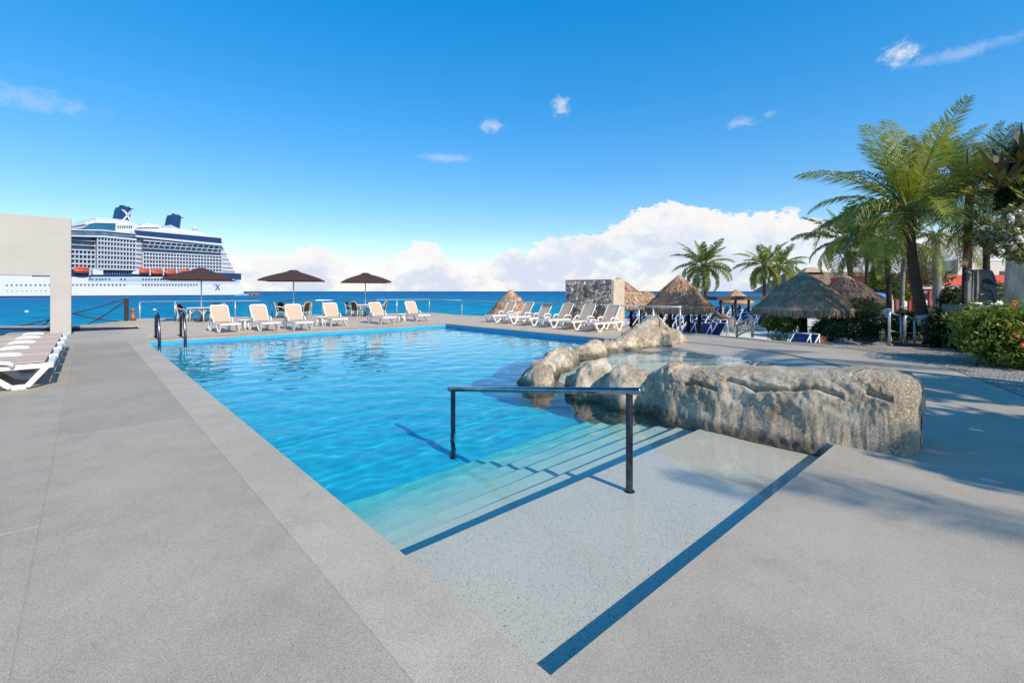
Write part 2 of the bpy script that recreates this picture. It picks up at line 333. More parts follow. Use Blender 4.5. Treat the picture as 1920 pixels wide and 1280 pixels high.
def sea_mat():
    m, t, b = base_mat('sea_water'); v = coord(t, True)
    s = t.new('ShaderNodeSeparateXYZ'); t.put(s.inputs[0], v)
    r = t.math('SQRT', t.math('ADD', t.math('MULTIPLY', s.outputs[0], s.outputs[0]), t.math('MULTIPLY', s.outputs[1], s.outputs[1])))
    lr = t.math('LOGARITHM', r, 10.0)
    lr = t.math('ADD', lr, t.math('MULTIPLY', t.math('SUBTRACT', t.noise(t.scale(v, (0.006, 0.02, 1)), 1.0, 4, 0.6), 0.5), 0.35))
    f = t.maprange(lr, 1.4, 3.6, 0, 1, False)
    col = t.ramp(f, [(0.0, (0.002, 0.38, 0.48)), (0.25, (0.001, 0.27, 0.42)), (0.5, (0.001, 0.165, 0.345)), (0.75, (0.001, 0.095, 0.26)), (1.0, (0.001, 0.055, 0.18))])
    chop = t.noise(t.scale(v, (0.35, 0.9, 1)), 1.0, 6, 0.65, 0.6)
    far = t.noise(t.scale(v, (0.03, 0.12, 1)), 1.0, 6, 0.65)
    col = t.mix(t.maprange(chop, 0.44, 0.62, 0, 0.85), col, (0.001, 0.105, 0.25))
    col = t.mix(t.maprange(far, 0.48, 0.68, 0, 0.35), col, (0.002, 0.10, 0.27))
    glint = t.math('MULTIPLY', t.maprange(t.noise(t.scale(v, (0.5, 1.6, 1)), 1.0, 5, 0.7, 0.8), 0.60, 0.70), 0.45)  # wave glints painted into the base colour
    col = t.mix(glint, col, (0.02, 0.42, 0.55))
    t.put(b.inputs['Base Color'], col); b.inputs['Roughness'].default_value = 0.5; b.inputs['Specular IOR Level'].default_value = 0.02
    bump(t, b, t.math('ADD', chop, t.math('MULTIPLY', far, 2.0)), 0.5, 0.5)
    return m
M['sea'] = sea_mat()

# ------------------------------------------------------------------ geometry helpers
def link(o): COL.objects.link(o); return o
def tag(o, label=None, cat=None, group=None, kind=None):
    if label: o['label'] = label
    if cat: o['category'] = cat
    if group: o['group'] = group
    if kind: o['kind'] = kind
    return o
def thing(name, loc, label, cat, rz=0.0, group=None):
    o = link(bpy.data.objects.new(name, None)); o.empty_display_size = 0.2
    o.location = loc; o.rotation_euler = (0, 0, rz)
    return tag(o, label, cat, group)
def chain_loc(p):
    v = Vector((0, 0, 0))
    while p is not None: v += p.location; p = p.parent
    return v
class MB:
    def __init__(s): s.v = []; s.f = []
    def add(s, vs, fs):
        k = len(s.v); s.v.extend(tuple(x) for x in vs); s.f.extend(tuple(i + k for i in f) for f in fs); return s
    def box(s, c, size, rot=None):
        hx, hy, hz = (q / 2 for q in size); c = Vector(c)
        vs = [Vector((x, y, z)) for x in (-hx, hx) for y in (-hy, hy) for z in (-hz, hz)]
        if rot is not None: vs = [rot @ q for q in vs]
        return s.add([c + q for q in vs], [(0, 1, 3, 2), (4, 6, 7, 5), (0, 4, 5, 1), (2, 3, 7, 6), (0, 2, 6, 4), (1, 5, 7, 3)])
    def tube(s, pts, r, n=8, caps=True, flat=None):
        pts = [Vector(p) for p in pts]; m = len(pts)
        rs = r if isinstance(r, (list, tuple)) else [r] * m
        vs = []; fs = []; up = None
        for i, p in enumerate(pts):
            d = (pts[min(i + 1, m - 1)] - pts[max(i - 1, 0)]).normalized()
            if up is None: up = d.orthogonal().normalized() if abs(d.z) > 0.9 else Vector((0, 0, 1))
            a = (up - d * up.dot(d))
            if a.length < 1e-4: a = d.orthogonal()
            a.normalize(); b = d.cross(a); up = a
            for k in range(n):
                t = 2 * math.pi * k / n + math.pi / n
                vs.append(p + (a * math.cos(t) * (flat or 1.0) + b * math.sin(t)) * rs[i])
        for i in range(m - 1):
            for k in range(n):
                q = (k + 1) % n
                fs.append((i * n + k, i * n + q, (i + 1) * n + q, (i + 1) * n + k))
        if caps: fs.append(tuple(range(n - 1, -1, -1))); fs.append(tuple((m - 1) * n + k for k in range(n)))
        return s.add(vs, fs)
    def lathe(s, prof, n=24, c=(0, 0, 0)):
        vs = [(c[0] + r * math.cos(2 * math.pi * k / n), c[1] + r * math.sin(2 * math.pi * k / n), c[2] + z) for r, z in prof for k in range(n)]
        fs = [(i * n + k, i * n + (k + 1) % n, (i + 1) * n + (k + 1) % n, (i + 1) * n + k) for i in range(len(prof) - 1) for k in range(n)]
        fs.append(tuple(range(n - 1, -1, -1))); fs.append(tuple((len(prof) - 1) * n + k for k in range(n)))
        return s.add(vs, fs)
    def prism(s, poly, ax, thick):       # poly: 3d points in a plane; extruded by vector ax*thick
        n = len(poly); e = Vector(ax) * thick; p = [Vector(q) for q in poly]
        fs = [tuple(range(n - 1, -1, -1)), tuple(range(n, 2 * n))] + [(i, (i + 1) % n, n + (i + 1) % n, n + i) for i in range(n)]
        return s.add(p + [q + e for q in p], fs)
    def build(s, name, mat, parent=None, smooth=False, local=False, origin=None):
        me = bpy.data.meshes.new(name)
        off = Vector((0, 0, 0))
        if not local:
            if parent is not None: off = chain_loc(parent)
            if origin is not None: off = off + Vector(origin)
        if off.length: me.from_pydata([(x - off.x, y - off.y, z - off.z) for x, y, z in s.v], [], s.f)
        else: me.from_pydata(s.v, [], s.f)
        bm = bmesh.new(); bm.from_mesh(me); bmesh.ops.recalc_face_normals(bm, faces=bm.faces); bm.to_mesh(me); bm.free()
        if smooth: me.polygons.foreach_set('use_smooth', [True] * len(me.polygons))
        me.materials.append(M[mat] if isinstance(mat, str) else mat)
        o = link(bpy.data.objects.new(name, me))
        if origin is not None: o.location = origin
        if parent is not None: o.parent = parent
        return o
def smooth_angle(o, ang=40):
    me = o.data; me.polygons.foreach_set('use_smooth', [True] * len(me.polygons))
    bm = bmesh.new(); bm.from_mesh(me)
    for e in bm.edges:
        if len(e.link_faces) == 2 and e.calc_face_angle(0) > R(ang): e.smooth = False
    bm.to_mesh(me); bm.free(); return o
def bevel(o, w=0.006, seg=1):
    b = o.modifiers.new('bevel', 'BEVEL'); b.width = w; b.segments = seg; b.limit_method = 'ANGLE'; b.angle_limit = R(50); return o
def copy_tree(o, parent=None):
    c = o.copy(); COL.objects.link(c); c.parent = parent
    for ch in list(o.children): copy_tree(ch, c)
    return c
def G(px, py, z=0.0):                    # where a sight line meets the level z
    Y = FPX * (EYE - z) / (py - HOR); return Vector(((px - 960) / FPX * Y, Y, z))
def D(px, Y, z=0.0): return Vector(((px - 960) / FPX * Y, Y, z))
def Zt(py, Y): return EYE + (HOR - py) / FPX * Y
def W(u, v, z=0.0): p = N0 + U * u + V * v; return Vector((p.x, p.y, z))
def hit(px, A, B):                       # sight line at column px against the plan line A-B
    k = (px - 960) / FPX; d = B - A
    s = (k * A.y - A.x) / (d.x - k * d.y); return A + d * s
RZ_V = math.atan2(V.y, V.x)              # heading of +V
RZ_U = math.atan2(U.y, U.x)
def poly_sheet(name, outer, holes, z, mat, parent=None, skirt=None, hole_skirt=None, maxlen=None):
    loops = [outer] + holes; pts = []; edges = []; faces_in = []
    for lp in loops:
        k = len(pts); pts += [Vector((p[0], p[1])) for p in lp]; edges += [(k + i, k + (i + 1) % len(lp)) for i in range(len(lp))]
    vo, eo, fo, *_ = delaunay_2d_cdt(pts, edges, [], 0, 1e-5)
    def inside(q, lp):
        c = False; n = len(lp)
        for i in range(n):
            a = lp[i]; b = lp[(i + 1) % n]
            if (a[1] > q.y) != (b[1] > q.y) and q.x < (b[0] - a[0]) * (q.y - a[1]) / (b[1] - a[1]) + a[0]: c = not c
        return c
    mb = MB(); mb.v = [(p.x, p.y, z) for p in vo]
    for f in fo:
        q = sum((vo[i] for i in f), Vector((0, 0))) / len(f)
        if inside(q, outer) and not any(inside(q, h) for h in holes): mb.f.append(tuple(f))
    def drop(lp, dz):
        n = len(lp); vs = [(p[0], p[1], z) for p in lp] + [(p[0], p[1], z - dz) for p in lp]
        mb.add(vs, [(i, (i + 1) % n, n + (i + 1) % n, n + i) for i in range(n)])
    if skirt: drop(outer, skirt)
    if hole_skirt:
        for h in holes: drop(h, hole_skirt)
    return mb.build(name, mat, parent)
# ================================================================== SETTING
# ---- sea
sea = MB(); sz = -1.4
rr = [0, 60, 200, 800, 4000, 30000]; na = 48; sv = [(0, 0, sz)]
for q in rr[1:]: sv += [(q * math.cos(2 * math.pi * k / na), q * math.sin(2 * math.pi * k / na), sz) for k in range(na)]
sf = [(0, 1 + k, 1 + (k + 1) % na) for k in range(na)]
for i in range(len(rr) - 2):
    a0 = 1 + i * na; b0 = a0 + na
    sf += [(a0 + k, b0 + k, b0 + (k + 1) % na, a0 + (k + 1) % na) for k in range(na)]
sea.add(sv, sf); tag(sea.build('sea', 'sea'), kind='structure')

# ---- beach
DECK_EDGE = [(-7.0, 34.0), (-6.1, 35.0), (-3.4, 31.5), (0.6, 27.8), (3.7, 25.0), (4.6, 22.6), (5.6, 19.9), (6.77, 18.6), (8.0, 16.6), (8.85, 14.9), (10.6, 13.7), (12.4, 12.9), (22, 11.8), (80, 8)]
shore = [(-6, 30), (-3, 34), (0, 40), (6, 49), (12, 57), (20, 66), (36, 82), (60, 92), (120, 120), (200, 160), (400, 260)]
def yshore(x):
    for (x0, y0), (x1, y1) in zip(shore, shore[1:]):
        if x <= x1: return y0 + (y1 - y0) * max(0, (x - x0)) / (x1 - x0)
    return shore[-1][1]
def under_deck(x, y):                     # the sheet dips out of the way below the pool and deck
    for (x0, y0), (x1, y1) in zip(DECK_EDGE, DECK_EDGE[1:]):
        if x0 <= x < x1: return y < y0 + (y1 - y0) * (x - x0) / (x1 - x0) - 0.9
    return True
def land_z(x, y):
    s = y - yshore(x)
    t = min(1, max(0, (s + 18) / 20))
    z = -1.0 - 0.55 * t * t * (3 - 2 * t)
    if under_deck(x, y): return -2.0
    if x < -2: z -= min(1.0, (-2 - x) * 0.5)
    return z + 0.05 * noise.noise(Vector((x * 0.35, y * 0.35, 0)))
mb = MB(); xs = [-7 + i * 1.0 for i in range(60)] + [53 + i * 6 for i in range(60)]
ys = [9 + i * 1.0 for i in range(90)] + [99 + i * 5 for i in range(40)]
for y in ys:
    for x in xs: mb.v.append((x, y, land_z(x, y)))
nx = len(xs)
for j in range(len(ys) - 1):
    for i in range(nx - 1): mb.f.append((j * nx + i, j * nx + i + 1, (j + 1) * nx + i + 1, (j + 1) * nx + i))
tag(mb.build('beach', 'sand', smooth=True), kind='structure')

# ---- pool outline (plan, in the pool's own u/v frame)
PU = 17.78; PV = 11.6
arc = [(6.75, 12.2), (6.2, 12.55), (5.4, 12.65), (4.2, 12.45), (3.3, 12.15), (2.55, 11.72), (1.8, 11.1), (1.2, 10.45), (0.75, 9.75), (0.42, 8.9), (0.25, 7.9), (0.25, 6.8), (0.4, 5.8), (0.55, 5.1), (0.42, 4.6), (0.15, 4.4), (0.0, 4.33)]
hole_uv = [(0, 0), (PU, 0), (PU, PV), (6.85, PV)] + arc
hole = [W(*p) for p in hole_uv]
trough = [D(-60, 20.4), G(120, 622.3), G(262, 616.2), G(255, 610.8), G(120, 612.3), D(-60, 21.2)]
# deck: sea edge on the far side, planted edge on the right
deck_out = [Vector((-60, -30, 0)), Vector((40, -30, 0)), Vector((40, 10.5, 0)), Vector((22, 11.8, 0)), G(1800, 655), G(1640, 647.5), G(1480, 640.5), G(1380, 631.5), G(1278, 622.5),
            D(1279, 18.6), D(1205, 19.9), D(1140, 22.6), D(1090, 25), D(980, 27.8), D(866, 31.5), D(806, 35.0), D(600, 31.8), D(420, 29.0), D(262, 27.4), D(236, 25.6), D(180, 22.9), D(120, 21.75), D(10, 21.6), Vector((-60, 22, 0))]
deck = poly_sheet('deck', deck_out, [hole, trough], 0.0, 'concrete', skirt=2.2, hole_skirt=0.055)
tag(deck, kind='structure')
# raised slabs and the coping strip, laid with open joints
def slab(u0, u1, v0, v1, mat, name='deck_slab', h=0.0035):
    c = [W(u0, v0), W(u1, v0), W(u1, v1), W(u0, v1)]
    mb = MB(); k = 0.004
    i = [W(u0 + k, v0 + k), W(u1 - k, v0 + k), W(u1 - k, v1 - k), W(u0 + k, v1 - k)]
    mb.add([(p.x, p.y, 0.001) for p in c] + [(p.x, p.y, h) for p in i], [(4, 5, 6, 7)] + [(q, (q + 1) % 4, 4 + (q + 1) % 4, 4 + q) for q in range(4)])
    return mb.build(name, mat, deck)
g = 0.004
slab(-4.5, 18.2, -0.44, 0.0, 'coping', 'coping')
slab(5.78, 18.2, -1.66, -0.44 - g, 'slab_dark'); slab(-2.6, 5.78 - g, -1.66, -0.44 - g, 'slab')
slab(3.2, 19.4, -6.3, -1.66 - g, 'slab'); slab(-4.5, 3.2 - g, -6.3, -1.66 - g, 'slab')

# trough beside the sea wall: sunk, dark tiled
tb = MB(); n = len(trough)
tb.add([(p.x, p.y, -0.05) for p in trough] + [(p.x, p.y, -0.75) for p in trough], [(i, (i + 1) % n, n + (i + 1) % n, n + i) for i in range(n)] + [tuple(range(n, 2 * n))])
tag(tb.build('trough_lining', 'trough'), kind='structure')
# tan kerb along the far side of the trough
tk = MB(); a, b2 = trough[3], trough[4]
dd = (a - b2).normalized(); nn = Vector((-dd.y, dd.x, 0))
for k, (p, q) in enumerate([(b2 + dd * 3.0, a)]):
    tk.add([p + nn * 0.02, q + nn * 0.02, q + nn * 0.34, p + nn * 0.34, p + nn * 0.02 + Vector((0, 0, .07)), q + nn * 0.02 + Vector((0, 0, .07)), q + nn * 0.34 + Vector((0, 0, .07)), p + nn * 0.34 + Vector((0, 0, .07))],
           [(4, 5, 6, 7), (0, 1, 5, 4), (1, 2, 6, 5), (2, 3, 7, 6), (3, 0, 4, 7)])
tag(tk.build('kerb', 'cream_stone'), kind='structure')

# ---- pool shell
ZW = -0.15; ZS = -0.185; ZF = -1.35
pool = MB(); e = 0.03
fl = [W(-e, -e, ZF), W(PU + e, -e, ZF), W(PU + e, 13.0, ZF), W(-e, 13.0, ZF)]
pool.add(fl, [(0, 1, 2, 3)])
pool_o = pool.build('pool', 'pool_floor'); tag(pool_o, kind='structure')
def wall_quad(a, b, mat, z0=ZF - 0.02, z1=-0.05):
    mb = MB(); mb.add([(a.x, a.y, z0), (b.x, b.y, z0), (b.x, b.y, z1), (a.x, a.y, z1)], [(0, 1, 2, 3)])
    return mb.build('pool_wall', mat, pool_o)
wall_quad(W(2.9, -0.012), W(PU + .012, -0.012), 'pool_wall'); wall_quad(W(PU + .012, -0.012), W(PU + .012, PV + .012), 'pool_wall')
wall_quad(W(PU + .012, PV + .012), W(6.0, PV + .012), 'pool_wall')
wall_quad(W(-0.012, -0.012), W(2.9, -0.012), 'shelf'); wall_quad(W(-0.012, 5.0), W(-0.012, -0.012), 'shelf')
# entry shelf and steps: each a solid tread of its own
def step(u0, u1, z, name, mat='shelf'):
    mb = MB(); v0, v1 = -0.02, 5.4
    b = [W(u0, v0), W(u1, v0), W(u1, v1), W(u0, v1)]
    mb.add([(p.x, p.y, ZF - 0.01) for p in b] + [(p.x, p.y, z) for p in b], [(4, 5, 6, 7), (0, 1, 5, 4), (1, 2, 6, 5), (2, 3, 7, 6), (3, 0, 4, 7)])
    return bevel(mb.build(name, mat, pool_o), 0.012, 2)
step(-0.02, 1.47, ZS, 'entry_shelf')
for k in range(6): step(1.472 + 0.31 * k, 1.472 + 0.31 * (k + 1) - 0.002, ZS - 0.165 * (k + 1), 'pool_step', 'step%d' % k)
# ---- wading pool: a sloping sandy basin with a beach entry
ring0 = [(p, -0.02) for p in arc] + [((1.0, 4.95), -0.3), ((2.2, 5.0), -0.3), ((3.3, 5.15), -0.3), ((4.1, 5.2), -0.3), ((4.9, 5.5), -0.3), ((5.6, 6.4), -0.3), ((6.1, 7.6), -0.3), ((6.45, 9.0), -0.3), ((6.6, 10.4), -0.2), ((6.7, 11.5), -0.1)]
cu, cv = 3.3, 8.6; rings = []
for fr, zz in ((0.0, None), (0.12, -0.05), (0.30, -0.17), (0.48, -0.34), (0.7, -0.45), (0.9, -0.47)):
    rings.append([W(u + (cu - u) * fr, v + (cv - v) * fr, (z0 if zz is None else min(z0, zz))) for (u, v), z0 in ring0])
bw = MB(); n = len(ring0)
for r_ in rings: bw.v += [tuple(p) for p in r_]
bw.v.append(tuple(W(cu, cv, -0.48)))
for i in range(len(rings) - 1): bw.f += [(i * n + k, i * n + (k + 1) % n, (i + 1) * n + (k + 1) % n, (i + 1) * n + k) for k in range(n)]
bw.f += [((len(rings) - 1) * n + k, (len(rings) - 1) * n + (k + 1) % n, len(rings) * n) for k in range(n)]
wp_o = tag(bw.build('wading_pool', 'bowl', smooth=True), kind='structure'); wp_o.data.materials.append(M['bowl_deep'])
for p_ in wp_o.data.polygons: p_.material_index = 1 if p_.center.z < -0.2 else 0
# rounded lip of the wading pool, a band of darker concrete along the arc
lip = MB(); lip.tube([W(u, v, -0.018) for u, v in arc[1:-6]], 0.055, 8, flat=0.45)
tag(lip.build('wading_pool_lip', 'slab_dark', smooth=True), kind='structure')

# ---- pool water: a closed body of clear water with real ripples; its depth tint is painted into steps and basin
def water_mat():
    m = bpy.data.materials.new('pool_water'); m.use_nodes = True; t = NT(m.node_tree); t.n.clear()
    gl = t.new('ShaderNodeBsdfGlass', i_Color=(1, 1, 1, 1), i_Roughness=0.0, i_IOR=1.33)
    o = t.new('ShaderNodeOutputMaterial'); t.l.new(gl.outputs[0], o.inputs[0])
    return m
M['water'] = water_mat()
nu_, nv_ = 330, 240; uu = np.linspace(-.006, PU + .006, nu_); vv = np.linspace(-.006, 12.75, nv_)
UU, VV_ = np.meshgrid(uu, vv, indexing='ij'); rng = np.random.default_rng(12); hh = np.zeros_like(UU)
for k in range(70):
    lam = 0.16 * (1.25 / 0.16) ** rng.random(); th = rng.normal(0.35, 0.75) + (math.pi if rng.random() < .5 else 0); amp = 0.00056 * lam ** 0.85; kk = 2 * math.pi / lam
    hh += amp * np.sin(kk * (UU * math.cos(th) + VV_ * math.sin(th)) + rng.random() * 6.28 + 0.6 * np.sin(UU * .9 + k) + .5 * np.sin(VV_ * 1.1 + 2 * k))
calm = np.clip((UU - 1.2) / 2.2, 0, 1); calm = 0.30 + 0.70 * calm * calm * (3 - 2 * calm); calm *= np.where((VV_ > 5.6) & (UU < 6.3), .45, 1.0)
hh *= calm
X_ = N0.x + U.x * UU + V.x * VV_; Y_ = N0.y + U.y * UU + V.y * VV_; Z_ = ZW + hh
vtop = np.stack([X_, Y_, Z_], -1).reshape(-1, 3)
idx = np.arange(nu_ * nv_).reshape(nu_, nv_)
quads = np.stack([idx[:-1, :-1], idx[1:, :-1], idx[1:, 1:], idx[:-1, 1:]], -1).reshape(-1, 4)
ringi = np.concatenate([idx[:, 0], idx[-1, 1:], idx[::-1, -1][1:], idx[0, ::-1][1:-1]])
vbot = vtop[ringi].copy(); vbot[:, 2] = ZF - 0.3; nb = len(ringi); k0 = len(vtop)
faces = [tuple(q) for q in quads.tolist()] + [(int(ringi[(i + 1) % nb]), int(ringi[i]), k0 + i, k0 + (i + 1) % nb) for i in range(nb)] + [tuple(k0 + i for i in range(nb))]
me = bpy.data.meshes.new('pool_water'); me.from_pydata(np.concatenate([vtop, vbot]).tolist(), [], faces)
bmx = bmesh.new(); bmx.from_mesh(me); bmesh.ops.recalc_face_normals(bmx, faces=bmx.faces); bmx.to_mesh(me); bmx.free()
sm = [True] * len(quads) + [False] * (len(me.polygons) - len(quads)); me.polygons.foreach_set('use_smooth', sm); me.materials.append(M['water'])
me.edges.foreach_set('use_edge_sharp', [False] * len(me.edges))
wt = link(bpy.data.objects.new('pool_water', me)); tag(wt, kind='structure'); wt.cycles.is_caustics_caster = True

# ---- crushed stone bed between the walkway and the planting
gb = [G(1290, 626.5), G(1380, 634.5), G(1480, 645), G(1600, 655), G(1698, 669), G(1778, 690), G(1858, 720), G(1920, 744), G(2060, 815), Vector((15, 5.5, 0)), Vector((30, 8, 0)), Vector((21.5, 11.7, 0)), G(1798, 656), G(1640, 649), G(1480, 642), G(1380, 633), G(1290, 625)]
go = poly_sheet('gravel_bed', gb, [], 0.008, 'gravel'); tag(go, kind='structure')
# ---- garden soil outside the deck edge, falling to the beach
sb = MB(); top = [D(1385, 16.4), D(1480, 14.95), D(1640, 13.85), D(1800, 12.95), Vector((22, 11.9, 0)), Vector((40, 10.6, 0))]
bot = [D(1400, 19), D(1490, 18.5), D(1640, 22), D(1800, 24), Vector((32, 24, 0)), Vector((60, 24, 0))]
k = len(top)
for j in range(7):
    f = j / 6
    for a, b2 in zip(top, bot):
        p = a.lerp(b2, f); sb.v.append((p.x, p.y, -0.06 - 0.95 * f * f))
for j in range(6): sb.f += [(j * k + i, j * k + i + 1, (j + 1) * k + i + 1, (j + 1) * k + i) for i in range(k - 1)]
tag(sb.build('garden_bed', 'soil', smooth=True), kind='structure')

# ================================================================== ROCKS
def boulder(name, label, group, axis, rad, z0, top, seed, amp=0.10, fl=0.0, crack=None, nu=120, nv=56, power=2.6, foot=1.0, lean=0.0):
    """a lumpy cast rock swept along `axis` (u,v points); rad = half widths, top = heights above z0"""
    rnd = random.Random(seed); off = Vector((seed * 3.7, seed * 1.3, seed * 2.1))
    pts = [W(u, v) for u, v in axis]; m = len(pts)
    cum = [0.0]
    for a, b2 in zip(pts, pts[1:]): cum.append(cum[-1] + (b2 - a).length)
    Ltot = cum[-1]; base = pts[0].lerp(pts[-1], 0.5)
    def at(s):
        s = min(max(s, 0), Ltot)
        for i in range(m - 1):
            if s <= cum[i + 1] or i == m - 2:
                f = (s - cum[i]) / (cum[i + 1] - cum[i]); f2 = f * f * (3 - 2 * f)
                return pts[i].lerp(pts[i + 1], f), (pts[i + 1] - pts[i]).normalized(), rad[i] + (rad[i + 1] - rad[i]) * f2, top[i] + (top[i + 1] - top[i]) * f2
    mb = MB(); r0 = rad[0]; r1 = rad[-1]
    for i in range(nu + 1):
        q = i / nu; th = math.pi * q
        s = -r0 * 0.9 + (Ltot + 0.9 * (r0 + r1)) * (0.5 - 0.5 * math.copysign(abs(math.cos(th)) ** 0.75, math.cos(th)))
        p, dd, rw, hh = at(s)
        ext = 0.0
        if s < 0: ext = -s / (0.9 * r0)
        if s > Ltot: ext = (s - Ltot) / (0.9 * r1)
        sh = max(0.0, 1 - ext ** power) ** (1 / power)
        if s < 0: p = pts[0] + dd * s
        if s > Ltot: p = pts[-1] + dd * (s - Ltot)
        side = Vector((-dd.y, dd.x, 0))
        for j in range(nv):
            a = 2 * math.pi * j / nv
            cx = math.copysign(abs(math.cos(a)) ** (2 / power), math.cos(a)); cz = math.copysign(abs(math.sin(a)) ** (2 / power), math.sin(a))
            zc = z0 + hh / 2; p_ = p - side * (lean * (cz + 1) * .5)
            x = p_ + side * (cx * rw * sh * (1 + foot * max(0, -cz) * 0.18)); z = zc + cz * hh / 2 * (0.35 + 0.65 * sh)
            x = Vector((x.x, x.y, z))
            nrm = (side * cx + Vector((0, 0, cz)) + dd * (math.copysign(ext, s) * 0.8)).normalized()
            dsp = amp * (noise.fractal(x * 1.9 + off, 1.0, 2.0, 5) * 0.9 + 0.55 * abs(noise.noise(x * 4.2 + off)) - 0.15)
            dsp += (0.010 + 0.06 * amp) * noise.fractal(x * 12.0 + off, 0.8, 2.1, 4) - 0.005 * max(0, 1 - 7 * abs(noise.noise(x * 7.0 + off * 3)))
            if fl and cx < 0: dsp += fl * max(0, noise.noise(x * 1.1 + off * 2))
            if crack:
                for cr in crack:
                    for (s_a, z_a), (s_b, z_b) in zip(cr, cr[1:]):
                        if s_a - 0.03 <= s <= s_b + 0.03:
                            f = min(1, max(0, (s - s_a) / (s_b - s_a)))
                            zz = z_a + (z_b - z_a) * f + 0.012 * noise.noise(Vector((s * 9, 0, seed)))
                            if abs(z - zz) < 0.028 and cr[0][1] * 0 + cx * crack_side > 0: dsp -= 0.05 * (1 - abs(z - zz) / 0.028)
            mb.v.append(tuple(x + nrm * dsp))
    for i in range(nu):
        for j in range(nv): mb.f.append((i * nv + j, i * nv + (j + 1) % nv, (i + 1) * nv + (j + 1) % nv, (i + 1) * nv + j))
    mb.f.append(tuple(range(nv - 1, -1, -1))); mb.f.append(tuple(nu * nv + j for j in range(nv)))
    o = mb.build(name, 'rock', smooth=True, origin=(base.x, base.y, z0))
    return tag(o, label, 'rock', group)
RG = 'cast rocks dividing the two pools'
crack_side = 1
big = boulder('boulder', 'long pale rock wall with a dark crack, the largest rock, beside the entry steps', RG,
        [(-0.22, 4.80), (0.5, 4.80), (1.2, 4.80), (1.75, 4.80)], [0.45, 0.49, 0.46, 0.43], -0.45, [1.21, 1.12, 1.06, 1.01], 3, 0.030, nu=330, nv=180, power=3.9, lean=.15,
        crack=[[(0.20, 0.50), (0.45, 0.545), (0.62, 0.50), (0.85, 0.475), (1.05, 0.43), (1.22, 0.49), (1.4, 0.50)], [(1.55, 0.36), (1.75, 0.39), (1.95, 0.37)], [(-0.2, .52), (-0.05, .56)]])
boulder('boulder', 'two-humped brown rock just left of the long rock wall, behind the handrail end', RG,
        [(2.05, 4.84), (2.45, 4.86), (2.9, 4.88), (3.2, 4.92), (3.65, 4.98), (4.05, 5.0)], [0.34, 0.33, 0.42, 0.34, 0.44, 0.22], -1.3, [1.86, 1.68, 1.74, 1.56, 1.72, 1.45], 7, 0.12, nu=190, nv=90, foot=3.0)
boulder('boulder', 'low dark rounded rock at the tip of the divider, wet at the water line', RG,
        [(4.55, 4.62), (4.95, 4.95), (5.15, 5.2)], [0.34, 0.40, 0.34], -1.3, [1.44, 1.58, 1.46], 11, 0.10, nu=140, nv=84, foot=2.4, power=2.2)
boulder('boulder', 'smooth elongated tan rock between the low dark rock and the small domed one', RG,
        [(5.45, 5.75), (5.9, 6.6), (6.3, 7.45)], [0.28, 0.40, 0.36], -1.3, [1.40, 1.56, 1.50], 13, 0.12, nu=150, nv=80, power=2.2)
boulder('boulder', 'small domed sandy rock in the middle of the divider', RG,
        [(6.5, 8.3), (6.65, 8.95)], [0.36, 0.40], -1.3, [1.50, 1.52], 17, 0.12, nu=120, nv=76, power=2.2)
boulder('boulder', 'tall jagged pale rock at the far right end of the divider', RG,
        [(6.7, 9.6), (6.75, 10.5), (6.75, 11.2), (6.65, 11.9), (6.35, 12.35)], [0.30, 0.42, 0.6, 0.75, 0.6], -1.3, [1.45, 1.58, 1.78, 2.02, 1.72], 23, 0.20, nu=170, nv=84, power=2.2)
# ================================================================== POOL-SIDE STRUCTURES
# ---- cream portal wall on the left
A0 = G(133.5, 628); A0.z = 0
wx = -V                                   # the wall runs back towards the left of the frame
pw = thing('portal_wall', A0, 'cream plastered wall with a rectangular opening framing the sea and ship', 'wall')
TH = 0.42
def wbox(a, b, z0, z1, name, mat='plaster', t0=0.0, t1=TH):
    mb = MB(); p = [A0 + wx * a + U * t0, A0 + wx * b + U * t0, A0 + wx * b + U * t1, A0 + wx * a + U * t1]
    mb.add([(q.x, q.y, z0) for q in p] + [(q.x, q.y, z1) for q in p], [(0, 1, 2, 3), (4, 5, 6, 7), (0, 1, 5, 4), (1, 2, 6, 5), (2, 3, 7, 6), (3, 0, 4, 7)])
    return bevel(mb.build(name, mat, pw), 0.012, 2)
ZT = Zt(409.5, A0.y); ZO = Zt(517, A0.y - 0.4)
cw = (hit(94, A0, A0 + wx * 5) - A0).length; cw2 = (hit(11, A0, A0 + wx * 5) - A0).length
mb = MB(); pl_ = [(0, 0), (cw, 0), (cw, ZO), (cw2 + .27, ZO), (cw2 + .27, 0), (cw2 + 1.6, 0), (cw2 + 1.6, ZT), (0, ZT)]
mb.prism([A0 + wx * p + Vector((0, 0, z)) for p, z in pl_], U, TH); bevel(mb.build('wall_body', 'plaster', pw), 0.012, 2)
hb = MB(); q = A0 + wx * (cw2 + .26) + U * 0.2 + Vector((0, 0, 0.1)); hb.tube([q, q + Vector((0, 0, 1.2))], 0.02, 8)
hb.build('drain_pipe', 'steel', pw)
